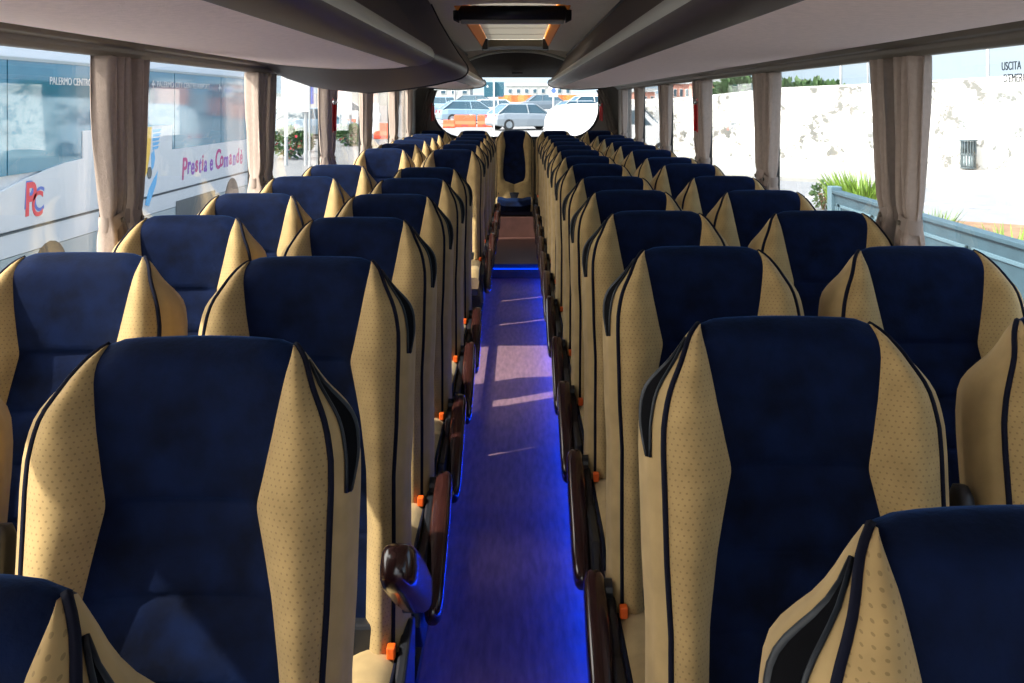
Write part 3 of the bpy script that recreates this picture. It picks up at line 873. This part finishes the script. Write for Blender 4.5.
# leafy things
def leaves(mb, n, f, size, rnd, blade=False):
    for _ in range(n):
        p, d = f(rnd); p = Vector(p); d = Vector(d).normalized()
        a = d.cross(Vector((rnd.uniform(-1, 1), rnd.uniform(-1, 1), rnd.uniform(-1, 1)))).normalized()
        L = size * rnd.uniform(.6, 1.3); w = L * (.022 if blade else .32)
        if blade:
            q = p + d * L * .6; t = p + d * L + Vector((d.x, d.y, 0)) * L * .25 - Vector((0, 0, L*.08))
            mb.add([p - a*w, p + a*w, q + a*w*.8, q - a*w*.8, t], [(0, 1, 2, 3), (3, 2, 4)])
        else:
            mb.add([p, p + d*L*.5 + a*w, p + d*L, p + d*L*.5 - a*w], [(0, 1, 2, 3)])
def shrub(name, loc, rx, ry, h, n, size, mat, label, cat='shrub', group=None, flowers=0, blade=False, seed=1):
    rnd = random.Random(seed)
    rt = empty(name, loc)
    mb = MB()
    if blade:
        def f(r):
            a = r.uniform(0, 2*PI); q = r.random() ** .5
            return (rx*q*math.cos(a), ry*q*math.sin(a), 0), (math.cos(a)*.28 + r.uniform(-.2, .2), math.sin(a)*.28 + r.uniform(-.2, .2), 1.1)
    else:
        def f(r):
            while True:
                v = Vector((r.uniform(-1, 1), r.uniform(-1, 1), r.uniform(-1, 1)))
                if .35 < v.length < 1: break
            return (v.x*rx, v.y*ry, h*.55 + v.z*h*.45), (v.x + r.uniform(-.5, .5), v.y + r.uniform(-.5, .5), v.z + r.uniform(-.2, .8))
    leaves(mb, n, f, size, rnd, blade)
    mb.build('foliage', M[mat], rt)
    if not blade:
        mb = MB()
        for k in range(4): mb.tube([(0, 0, 0), (rx*.4*math.cos(k*1.7), ry*.4*math.sin(k*1.7), h*.6)], .02 + h*.01, 5)
        mb.build('stem', M['soil'], rt)
    if flowers:
        mb = MB(); leaves(mb, flowers, f, size*1.1, rnd); mb.build('blossom', M['flower'], rt)
    tag(rt, label, cat, group)
    return rt
# blue parapet beside the coach and plants behind it
PX = 5.7; ptop = CAMZ - .281 * PX
rt = empty('blue_barrier', (PX, 10.5, gz(10.5)))
mb = MB(); mb.box((PX, 2.2, gz(3) - .05), (PX + .08, 18.55, ptop - .05)); rel(mb.build('panel', M['bluepaint'], rt), rt)
mb = MB(); mb.box((PX - .05, 2.2, ptop - .06), (PX + .12, 18.6, ptop)); rel(mb.build('top_rail', M['bluepaint'], rt, bevel=.01), rt)
yy = 2.5
while yy < 18.4:
    mb = MB(); y2 = min(yy + 1.65, 18.4)
    for (a, b) in (((yy, ptop - .28), (y2, ptop - .23)), ((yy, ptop - .95), (y2, ptop - .90)), ((yy, ptop - .95), (yy + .05, ptop - .23)), ((y2 - .05, ptop - .95), (y2, ptop - .23))):
        mb.box((PX - .025, a[0], a[1]), (PX + .01, b[0], b[1]))
    rel(mb.build('panel_frame', M['bluepaint2'], rt, bevel=.006), rt)
    yy += 1.75
rel(MB().box((PX - .06, 18.5, gz(18) - .05), (PX + .14, 18.75, ptop + .06)).build('end_post', M['bluepaint2'], rt, bevel=.015), rt)
tag(rt, 'blue painted metal barrier with framed panels below the right windows', 'barrier')
for i, (px, Y, rx, ytop, nb, lab) in enumerate((
        (866, 19.5, .50, 168, 600, 'broad tuft of bright green grass behind the blue barrier, left of the front right curtain'),
        (843, 21.0, .22, 186, 160, 'small green tuft at the far end of the blue barrier'),
        (933, 16.2, .15, 204, 160, 'green tuft just right of the front right curtain'),
        (962, 14.9, .20, 226, 160, 'low yellow green tuft behind the middle of the barrier'),
        (1006, 13.7, .22, 222, 160, 'tuft of grass with arching stems behind the barrier at the right edge'))):
    x = Y * (px - 519) / 1024
    z = gz(Y) + .10
    h = CAMZ - (ytop - 101.5) * Y / 1024 - z
    shrub('grass_tuft', (x, Y, z), rx, rx, 1, nb, h / 1.15, 'leaf', lab, 'grass tuft', 'grass tufts behind the barrier', blade=True, seed=i + 3)
x, y, z = 829 * 0 + 22.5 * (823 - 519) / 1024, 22.5, gz(22.5)
shrub('shrub', (x, y, z), .22, .22, .62, 260, .10, 'leafdark', 'dark green shrub beyond the end of the blue barrier', seed=21)

# things over the wall
for i, (px, Y, rx, top_, lab) in enumerate(((800, 70, 2.9, 82, 'low green tree over the white wall, second right window'), (775, 76, 2.0, 86, 'smaller tree left of the low tree over the wall'),
                                        (826, 63, 1.5, 86, 'smallest tree right of the low tree over the wall'), (738, 62, 1.3, 78, 'green tree beside the red building over the wall'))):
    x = Y * (px - 519) / 1024; zt = CAMZ - (top_ - 101.5) * Y / 1024; g = gz(Y)
    shrub('tree', (x, Y, g), rx, rx, zt - g, 900, .55, 'leafdark', lab, 'tree', 'trees beyond the white wall', seed=40 + i)
def building(px0, px1, ytop, Y, depth, mat, label, nwin=5):
    x0, x1 = Y * (px0 - 519) / 1024, Y * (px1 - 519) / 1024
    zt = CAMZ - (ytop - 101.5) * Y / 1024; g = gz(Y) - .2
    rt = empty('building', ((x0 + x1) / 2, Y, g))
    w = (x1 - x0) / 2
    MB().box((-w, 0, 0), (w, depth, zt - g)).build('walls', mat, rt)
    MB().box((-w - .15, -.15, zt - g), (w + .15, depth + .15, zt - g + .25)).build('roof', M['pole'], rt)
    for k in range(nwin):
        cx = -w + (k + .5) * 2 * w / nwin
        f = MB().box((cx - w/nwin*.5, -.06, (zt - g) * .62), (cx + w/nwin*.5, .02, (zt - g) * .86)).build('window', M['white'], rt)
        MB().box((cx - w/nwin*.42, -.08, (zt - g) * .64), (cx + w/nwin*.42, -.05, (zt - g) * .84)).build('pane', M['carglass'], f)
    tag(rt, label, 'building', 'buildings beyond the car park')
building(705, 736, 82, 64, 6, M['brick'], 'faded red building over the wall in the third right window', 4)
building(636, 655, 92, 74, 6, M['brick'], 'small red building over the wall in the fifth right window', 3)
building(672, 690, 84, 80, 6, M['brick'], 'tall faded red building over the wall in the fourth right window', 3)
building(506, 572, 86, 118, 8, M['building'], 'long pale building across the horizon behind the rear window', 8)
building(395, 470, 88, 125, 8, M['building'], 'pale building on the left horizon behind the rear window', 7)
building(320, 392, 74, 110, 8, M['building'], 'pale building seen through the last left side windows', 6)

# ------------------------------------------------------------------ cars
def make_car(name, paint, L=4.2, Wd=1.75, H=1.48, van=False):
    rt = empty(name)
    hw = Wd / 2
    if van:
        prof = [(-L/2, .95), (-L/2 + .12, 1.15), (-L/2 + .75, 1.30), (-L/2 + 1.45, H - .10), (-L/2 + 1.9, H), (L/2 - .1, H - .02), (L/2, H - .15)]
    else:
        prof = None
    def ring(x, zb, zt, w, wt=None):
        wt = wt if wt else w
        return [(x, -w, zb), (x, w, zb), (x, w*1.0, zb + (zt - zb)*.55), (x, wt, zt - .02), (x, wt*.8, zt), (x, -wt*.8, zt), (x, -wt, zt - .02), (x, -w*1.0, zb + (zt - zb)*.55)]
    if van:
        st = [(-L/2, .32, .85, .78), (-L/2 + .08, .25, 1.02, .88), (-L/2 + .5, .2, 1.16, .95), (-L/2 + .95, .2, 1.28, 1.), (-L/2 + 1.5, .2, H - .12, 1.), (-L/2 + 1.9, .2, H, 1.), (L/2 - 1.0, .2, H, 1.), (L/2 - .5, .2, H - .06, 1.), (L/2 - .2, .2, H - .22, .97), (L/2 - .05, .22, H - .5, .94), (L/2, .3, H - .95, .92)]
        mb = MB(); mb.loft([ring(x, a, b, hw*k, hw*k*.9) for x, a, b, k in st]); mb.build('body', paint, rt, bevel=.16, seg=4)
        for sg in (-1, 1):
            MB().prism([(-L/2 + 1.15, 1.22), (-L/2 + 1.62, H - .24), (-L/2 + 2.1, H - .24), (-L/2 + 2.1, 1.2)], 'y', sg*hw*.93, sg*hw*.99).build('window', M['carglass'], rt)
        MB().loft([[(-L/2 + .93, y, 1.27), (-L/2 + 1.5, y*.93, H - .14), (-L/2 + 1.46, y*.93, H - .10), (-L/2 + .90, y, 1.31)] for y in (-hw*.85, hw*.85)]).build('windscreen', M['carglass'], rt)
    else:
        st = [(-L/2, .38, .58, .80), (-L/2 + .06, .28, .70, .90), (-L/2 + .35, .2, .80, .97), (-L/2 + .95, .2, .92, 1.), (0, .2, .95, 1.), (L/2 - .5, .2, .97, 1.), (L/2 - .08, .26, .90, .93), (L/2, .36, .72, .84)]
        mb = MB(); mb.loft([ring(x, a, b, hw*k, hw*k*.92) for x, a, b, k in st]); mb.build('body', paint, rt, bevel=.05)
        g0, g1, g2, g3 = -L/2 + .95, -L/2 + 1.65, L/2 - .85, L/2 - .18
        mb = MB(); mb.loft([[(g0, -hw*.86, .90), (g0, hw*.86, .90), (g3, hw*.86, .92), (g3, -hw*.86, .92)], [(g1, -hw*.70, H - .05), (g1, hw*.70, H - .05), (g2, hw*.70, H - .05), (g2, -hw*.70, H - .05)]])
        mb.build('cabin_glass', M['carglass'], rt, bevel=.03)
        mb = MB(); mb.loft([[(g1 - .06, -hw*.71, H - .06), (g1 - .06, hw*.71, H - .06), (g2 + .06, hw*.71, H - .06), (g2 + .06, -hw*.71, H - .06)], [(g1 + .15, -hw*.62, H), (g1 + .15, hw*.62, H), (g2 - .1, hw*.62, H), (g2 - .1, -hw*.62, H)]])
        mb.build('roof', paint, rt, bevel=.03)
        for sg in (-1, 1):
            mb = MB()
            for (xa, xb) in ((g0, g1), (0.05, .12), (g3, g2)):
                mb.tube([(xa, sg*hw*.87, .93), (xb, sg*hw*.715, H - .05)], .035, 6)
            mb.build('roof_pillars', paint, rt)
    for x in (-L/2 + .78, L/2 - .78):
        for sg in (-1, 1):
            w = MB(); w.tube([(x, sg*(hw - .2), .31), (x, sg*(hw + .01), .31)], .31, 18); wl = w.build('wheel', M['rubber'], rt)
            MB().tube([(x, sg*(hw + .0), .31), (x, sg*(hw + .02), .31)], .19, 14).build('hub_cap', M['silver'], wl)
    for sg in (-1, 1):
        MB().box((-L/2 - .01, sg*hw*.62 - .16, .60), (-L/2 + .14, sg*hw*.62 + .16, .74)).build('headlamp', M['bag'], rt, bevel=.03)
        MB().box((L/2 - .1, sg*hw*.66 - .12, .66), (L/2 + .012, sg*hw*.66 + .12, .86)).build('tail_lamp', M['red'], rt, bevel=.02)
    return rt
cars = [ # px centre, distance, heading (0 = nose to the left), paint, label
    (524, 58, R(205), 'silver', 'silver hatchback in the middle of the rear window, nose to the right'),
    (470, 66, R(195), 'carblue', 'pale blue car behind the orange blocks, left in the rear window'),
    (498, 70, R(190), 'carwhite', 'white car behind the silver hatchback, left of it'),
    (572, 66, R(20), 'silver', 'silver car behind the white van, right in the rear window'),
    (447, 80, R(185), 'carblue', 'pale blue car at the far left of the rear window'),
    (478, 88, R(175), 'cardark', 'dark car in the far row, left of the sign board'),
    (540, 90, R(10), 'cardark', 'dark car in the far row near the orange netting'),
    (592, 84, R(200), 'carwhite', 'white car in the far row at the right of the rear window'),
    (292, 52, R(190), 'carwhite', 'white car behind the flowering shrub, left side windows'),
    (346, 63, R(190), 'carwhite', 'white car in the fourth left side window'),
    (314, 50, R(200), 'carblue', 'pale blue car beside the flowering shrub, left side windows'),
]
for px, Y, rz, paint, lab in cars:
    o = make_car('car', M[paint]); o.location = (Y * (px - 519) / 1024, Y, gz(Y)); o.rotation_euler = (0, 0, rz)
    tag(o, lab, 'car', 'parked cars')
o = make_car('van', M['carwhite'], L=5.0, Wd=1.95, H=1.98, van=True)
o.location = ((545 - 519) / 1024 * 37 + 2.5, 37.5, gz(37.5)); o.rotation_euler = (0, 0, R(176))
tag(o, 'large plain white van in the right half of the rear window', 'van')
# orange blocks
def block(px, py, wpx, hpx, label, rz=0.):
    x, Y, z = gpt(px, py)
    w = wpx * Y / 1024 / 2; h = hpx * Y / 1024
    rt = empty('barrier_block', (x, Y, z), rz)
    mb = MB(); mb.loft([[(-w, -.28, 0), (w, -.28, 0), (w, .28, 0), (-w, .28, 0)], [(-w, -.28, h*.25), (w, -.28, h*.25), (w, .28, h*.25), (-w, .28, h*.25)],
                        [(-w, -.14, h*.5), (w, -.14, h*.5), (w, .14, h*.5), (-w, .14, h*.5)], [(-w*.97, -.10, h), (w*.97, -.10, h), (w*.97, .10, h), (-w*.97, .10, h)]])
    b = mb.build('shell', M['barrier'], rt, bevel=.03)
    MB().box((-w*.3, -.285, h*.08), (w*.3, -.275, h*.2)).build('foot_slot', M['carred'], rt)
    MB().tube([(w*.55, 0, h), (w*.55, 0, h + .05)], .07, 10).build('filler_cap', M['white'], rt)
    tag(rt, label, 'barrier', 'orange barrier blocks')
block(465, 127, 22, 12, 'orange barrier block low in the left of the rear window, middle one of three')
block(485, 127, 15, 12, 'orange barrier block nearest the silver hatchback')
block(449, 128, 12, 8, 'orange barrier block at the left corner of the rear window')
block(383, 139, 17, 16, 'orange barrier block in the fifth left side window')
block(345, 131, 22, 12, 'orange barrier block in the fourth left side window')
block(318, 130, 24, 11, 'orange barrier block behind the curtains of the third left pillar')
block(292, 131, 24, 11, 'orange barrier block behind the flowering shrub')
# orange netting fence
rt = empty('netting_fence', (3, 98, gz(98)))
x0, x1 = -2.0, 10.5; zt, zb = CAMZ - (95 - 101.5) * 98 / 1024, CAMZ - (102 - 101.5) * 98 / 1024
mb = MB(); cols = [[(x0 + (x1 - x0) * k / 40, 98 + .1 * math.sin(k * 1.3), z) for k in range(41)] for z in (zb, (zb + zt) / 2, zt)]
mb.grid(cols); o = mb.build('netting', M['meshfence'], rt); rel(o, rt); md = o.modifiers.new('s', 'SOLIDIFY'); md.thickness = .03
for k in range(8):
    x = x0 + (x1 - x0) * k / 7
    rel(MB().tube([(x, 98.1, gz(98)), (x, 98.1, zt + .1)], .04, 6).build('post', M['pole'], rt), rt)
tag(rt, 'long orange netting fence across the rear window behind the cars', 'fence')
# sign board on pole and round parking sign
Y = 48; a = pt(484, 82, Y); b = pt(504, 97, Y)
rt = empty('sign_board', ((a[0] + b[0]) / 2, Y, gz(Y)))
w = (b[0] - a[0]) / 2
MB().box((-w, 0, b[2] - gz(Y)), (w, .06, a[2] - gz(Y))).build('board', M['signteal'], rt, bevel=.02)
MB().tube([(.0, -.07, 0), (.0, -.07, a[2] - gz(Y) + .1)], .038, 10).build('pole', M['white'], rt)
MB().add([(-w*.75, -.01, a[2] - gz(Y) - .25), (-w*.55, -.01, a[2] - gz(Y) - .25), (-w*.65, -.01, a[2] - gz(Y) - .12)], [(0, 1, 2)]).build('mark', M['white'], rt)
tag(rt, 'dark teal sign board on a white pole in the rear window', 'sign')
Y = 44; a = pt(549, 86, Y); b = pt(558, 97, Y)
rt = empty('round_sign', ((a[0] + b[0]) / 2, Y, gz(Y)))
h0, h1 = b[2] - gz(Y), a[2] - gz(Y); w = (b[0] - a[0]) / 2
MB().box((-w, 0, h0), (w, .04, h1)).build('plate', M['white'], rt, bevel=.01)
MB().loft([[(w*.55*math.cos(2*PI*k/20), y, h0*.42 + h1*.58 + w*.55*math.sin(2*PI*k/20)) for k in range(20)] for y in (-.012, 0)]).build('disc', M['signblue'], rt)
MB().tube([(0, .06, 0), (0, .06, h1)], .04, 8).build('pole', M['pole'], rt)
tag(rt, 'white plate sign with a blue disc, right of centre in the rear window', 'sign')
# white hoardings and blue flag in the left windows
for px0, px1, py0, py1, Y, lab in ((281, 309, 72, 112, 34, 'large white hoarding board in the third left side window'), (338, 352, 78, 115, 49, 'white hoarding board in the fourth left side window')):
    a = pt(px0, py0, Y); b = pt(px1, py1, Y); g = gz(Y)
    rt = empty('hoarding', ((a[0] + b[0]) / 2, Y, g)); w = (b[0] - a[0]) / 2
    MB().box((-w, 0, b[2] - g), (w, .08, a[2] - g)).build('board', M['white'], rt, bevel=.02)
    for q in (-.7, .7): MB().tube([(w*q, .14, 0), (w*q, .14, a[2] - g - .1)], .06, 8).build('post', M['pole'], rt)
    tag(rt, lab, 'hoarding', 'white hoardings')
Y = 33; a = pt(309.5, 84, Y); b = pt(313.5, 104, Y); g = gz(Y)
rt = empty('blue_flag', (a[0], Y, g))
mb = MB(); mb.grid([[(k * (b[0] - a[0]) / 8, .04 * math.sin(k), z) for k in range(9)] for z in (b[2] - g, a[2] - g)])
o = mb.build('cloth', M['signblue'], rt); md = o.modifiers.new('s', 'SOLIDIFY'); md.thickness = .01
MB().tube([(0, 0, 0), (0, 0, a[2] - g + .1)], .03, 8).build('pole', M['pole'], rt)
tag(rt, 'blue flag on a pole beside the large white hoarding', 'flag')
for px, py, rx, h, lab, s_ in ((290, 159, .62, 1.12, 'flowering oleander shrub in the third left side window', 61), (304, 152, .3, .7, 'smaller pink flowering shrub right of the larger one', 62), (350, 146, .6, .9, 'pink flowering shrub in the fourth left side window', 63)):
    x, Y, z = gpt(px, py)
    shrub('flowering_shrub', (x, Y, z), rx, rx, h, 620, .17, 'leafdark', lab, 'shrub', 'flowering shrubs', flowers=22, seed=s_)

# ------------------------------------------------------------------ neighbouring coach
CX = -5.5
rt = empty('parked_coach', (CX - 1.25, 14.5, gz(14.5)))
def cb(mb, name, mat, **k):
    o = mb.build(name, mat, rt, **k); return rel(o, rt)
CY0, CY1 = 8.2, 21.4
def Z(d): return CAMZ + d
# body shell as a closed rounded section
sec = [(0, -1.44), (0, -.2), (-.02, .5), (-.06, .62), (-.2, .70), (-1.25, .74), (-2.3, .70), (-2.44, .62), (-2.48, .5), (-2.5, -.2), (-2.5, -2.35), (0, -2.35)]
mb = MB(); mb.loft([[(CX - .03 + x, y, Z(z)) for x, z in sec] for y in (CY0, CY1)])
cb(mb, 'body', M['coachwhite'], bevel=.03)
# tinted windows, four panes
for y0, y1 in ((8.4, 11.0), (11.03, 13.6), (13.63, 16.35), (16.38, 18.9), (18.93, 21.2)):
    cb(MB().box((CX - .035, y0, Z(-.80)), (CX - .004, y1, Z(.45))), 'side_window', M['coachglass'])
cb(MB().box((CX - .03, CY0 + .02, Z(.452)), (CX + .004, CY1 - .02, Z(.485))), 'gutter', M['coachgrey'])
# white belt with wave and raised panel
wave = [(8.3, -1.40), (21.35, -1.40), (21.35, -.76), (16.2, -.76), (16.2, -.37), (12.9, -.37), (12.9, -.72), (12.4, -.74), (11.9, -.79), (11.4, -.86), (10.9, -.95), (10.3, -1.08), (9.5, -1.2), (8.3, -1.3)]
mb = MB(); mb.prism([(y, Z(z)) for y, z in wave], 'x', CX - .03, CX + .012)
cb(mb, 'belt_panel', M['coachwhite'], bevel=.004)
cb(MB().box((CX - .02, 8.3, Z(-1.435)), (CX + .008, 21.35, Z(-1.415))), 'waist_line', M['coachdark'])
cb(MB().box((CX - .03, 8.3, Z(-1.68)), (CX + .004, 21.35, Z(-1.437))), 'lower_band', M['coachwhite'])
cb(MB().box((CX - .03, 8.3, Z(-2.36)), (CX + .002, 21.35, Z(-1.69))), 'luggage_flap', M['coachgrey'])
cb(MB().box((CX - .02, 16.4, Z(-2.0)), (CX + .012, 18.5, Z(-1.60))), 'vent_grille', M['coachdark'])
for y in (10.2, 19.6, 12.0):
    w = MB(); w.tube([(CX - .28, y, gz(y) + .5), (CX + .01, y, gz(y) + .5)], .5, 24); wl = cb(w, 'wheel', M['rubber'])
# decal panel
cb(MB().prism([(15.03, Z(-.38)), (15.30, Z(-.38)), (15.23, Z(-.75)), (15.10, Z(-1.05)), (15.03, Z(-1.1))], 'x', CX + .01, CX + .016), 'yellow_stripe', M['yellow'])
for k in range(5):
    z = -.42 - .065 * k
    cb(MB().prism([(15.34, Z(z)), (15.73 - .03 * k, Z(z + .005)), (15.64 - .03*k, Z(z - .04)), (15.34, Z(z - .045))], 'x', CX + .01, CX + .015), 'blue_streak', M['skyblue'])
cb(MB().prism([(15.28, Z(-.78)), (15.40, Z(-.72)), (15.44, Z(-.86)), (15.38, Z(-.98)), (15.28, Z(-1.04))], 'x', CX + .01, CX + .015), 'blue_shape', M['skyblue'])
cb(MB().prism([(15.03, Z(-1.52)), (15.18, Z(-1.3)), (15.40, Z(-1.15)), (15.56, Z(-1.05)), (15.48, Z(-1.25)), (15.33, Z(-1.40)), (15.18, Z(-1.55))], 'x', CX + .01, CX + .015), 'blue_wave', M['skyblue'])
mb = MB(); mb.tube([(CX + .012, 15.20, Z(-1.06)), (CX + .02, 15.20, Z(-1.06))], .09, 18); cb(mb, 'dark_disc', M['coachdark'])
# lettering
ROT = (R(90), 0, R(90))
def lt(body, mat, y, z, size, shear=0., sx=1., name='lettering', ex=.003, x=.014, off=0.):
    o = text(name, body, mat, (CX + x, y, Z(z)), ROT, size, rt, ex, shear, sx=sx, offset=off); return rel(o, rt)
lt('PALERMO CENTRO', M['white'], 12.0, .20, .13, sx=1.05, x=.0)
lt('PALERMO CITY CENTRE/AIRPORT', M['white'], 15.55, .22, .13, sx=1.35, x=.0)
# small aircraft mark after the words
def plane(y, z, s):
    P = [(0, 0), (.5, .05), (.85, .5), (1.05, .5), (.85, .06), (1.3, .05), (1.45, .25), (1.58, .25), (1.5, 0)]
    P = P + [(a, -b) for a, b in reversed(P[1:-1])]
    mb = MB(); mb.prism([(y + a*s, Z(z + b*s)) for a, b in P], 'x', CX - .002, CX + .004); cb(mb, 'aircraft_mark', M['white'])
plane(18.7, .25, .13); plane(15.3, .26, .11)
cs_ = [('P', 'magenta'), ('r', 'violet'), ('e', 'violet'), ('s', 'magenta'), ('t', 'violet'), ('i', 'magenta'), ('a', 'violet'), (' ', 'violet'), ('e', 'violet'), (' ', 'violet'), ('C', 'magenta'), ('o', 'magenta'), ('m', 'violet'), ('a', 'magenta'), ('n', 'violet'), ('d', 'magenta'), ('è', 'magenta')]
yy = 16.65
adv = {'P': .30, 'r': .19, 'e': .24, 's': .21, 't': .18, 'i': .13, 'a': .25, ' ': .10, 'C': .32, 'o': .26, 'm': .38, 'n': .26, 'd': .27, 'è': .24}
for i, (ch, mt) in enumerate(cs_):
    if ch != ' ':
        big = ch in 'PC'
        o = lt(ch, M[mt], yy, -1.22 + (.03 if i % 2 else 0) - (.05 if ch == 'P' else 0), .50 if big else .40, shear=.15, name='lettering', off=.008)
    yy += adv[ch] * .94
# monogram: red and blue interlaced letters
o = lt('P', M['logored'], 11.36, -1.27, .52, shear=.05, name='monogram', off=.012)
o = lt('C', M['logored'], 11.52, -1.30, .40, shear=.05, name='monogram', off=.006)
o = lt('P', M['logoblue'], 11.33, -1.20, .46, shear=.12, name='monogram', x=.0125)
o = lt('C', M['logoblue'], 11.56, -1.25, .40, shear=.05, name='monogram', x=.0125)
tag(rt, 'white coach with teal glass and purple lettering parked outside the left windows', 'coach')

# ------------------------------------------------------------------ light
sun = bpy.data.lights.new('sun', 'SUN'); so = bpy.data.objects.new('sun', sun); COL.objects.link(so)
SUN_DIR = Vector((.66, .28, -.65)).normalized()
so.rotation_euler = SUN_DIR.to_track_quat('-Z', 'Y').to_euler(); so.location = (-20, -20, 30)
sun.energy = 6.0; sun.angle = R(.6); sun.color = (1, .95, .86)

w = bpy.data.worlds.new('sky'); SC.world = w; w.use_nodes = True
nt = w.node_tree; nt.nodes.clear()
out = nt.nodes.new('ShaderNodeOutputWorld'); bg = nt.nodes.new('ShaderNodeBackground')
tc = nt.nodes.new('ShaderNodeTexCoord'); sp = nt.nodes.new('ShaderNodeSeparateXYZ')
nt.links.new(tc.outputs['Generated'], sp.inputs[0])
rp = nt.nodes.new('ShaderNodeValToRGB')
e = rp.color_ramp.elements
e[0].position = 0.0; e[0].color = (.65, .82, .95, 1)
e[1].position = .55; e[1].color = (.30, .52, .90, 1)
nt.links.new(sp.outputs[2], rp.inputs['Fac'])
# thin cloud
mp = nt.nodes.new('ShaderNodeMapping'); mp.inputs['Scale'].default_value = (1.5, 1.5, 5); nt.links.new(tc.outputs['Generated'], mp.inputs['Vector'])
ns = nt.nodes.new('ShaderNodeTexNoise'); ns.inputs['Scale'].default_value = 2.2; ns.inputs['Detail'].default_value = 6; nt.links.new(mp.outputs['Vector'], ns.inputs['Vector'])
mr = nt.nodes.new('ShaderNodeMapRange'); mr.inputs['From Min'].default_value = .45; mr.inputs['From Max'].default_value = .68; nt.links.new(ns.outputs['Fac'], mr.inputs['Value'])
mx = nt.nodes.new('ShaderNodeMixRGB'); nt.links.new(mr.outputs['Result'], mx.inputs['Fac']); nt.links.new(rp.outputs['Color'], mx.inputs['Color1']); mx.inputs['Color2'].default_value = (.76, .87, .95, 1)
# bright haze around the sun
dt = nt.nodes.new('ShaderNodeVectorMath'); dt.operation = 'DOT_PRODUCT'; nt.links.new(tc.outputs['Generated'], dt.inputs[0]); dt.inputs[1].default_value = tuple(-SUN_DIR)
hz = nt.nodes.new('ShaderNodeMapRange'); hz.inputs['From Min'].default_value = .1; hz.inputs['From Max'].default_value = 1.0; hz.inputs['To Min'].default_value = 1.0; hz.inputs['To Max'].default_value = 7.5
nt.links.new(dt.outputs['Value'], hz.inputs['Value'])
hf = nt.nodes.new('ShaderNodeMapRange'); hf.inputs['From Min'].default_value = .1; hf.inputs['From Max'].default_value = .6; hf.inputs['To Max'].default_value = .9
nt.links.new(dt.outputs['Value'], hf.inputs['Value'])
wm = nt.nodes.new('ShaderNodeMixRGB'); nt.links.new(hf.outputs['Result'], wm.inputs['Fac']); nt.links.new(mx.outputs['Color'], wm.inputs['Color1']); wm.inputs['Color2'].default_value = (.78, .72, .64, 1)
sc_ = nt.nodes.new('ShaderNodeVectorMath'); sc_.operation = 'SCALE'; nt.links.new(wm.outputs['Color'], sc_.inputs[0]); nt.links.new(hz.outputs['Result'], sc_.inputs['Scale'])
nt.links.new(sc_.outputs['Vector'], bg.inputs['Color']); bg.inputs['Strength'].default_value = 1.0
nt.links.new(bg.outputs[0], out.inputs['Surface'])

# ------------------------------------------------------------------ camera and view
cam = bpy.data.cameras.new('camera'); co = bpy.data.objects.new('camera', cam); COL.objects.link(co)
co.location = (0, 0, CAMZ); co.rotation_euler = (R(90), 0, 0)
cam.sensor_width = 36; cam.lens = 36; cam.shift_x = -7 / 1024; cam.shift_y = -240 / 1024
cam.clip_start = .05; cam.clip_end = 500
SC.camera = co
vs = SC.view_settings
vs.view_transform = 'Standard'; vs.look = 'None'; vs.gamma = 1; vs.use_curve_mapping = False; vs.exposure = .55
SC.cycles.max_bounces = 10; SC.cycles.diffuse_bounces = 6; SC.cycles.transparent_max_bounces = 16
SC.cycles.use_denoising = True
SC.cycles.sample_clamp_indirect = 6
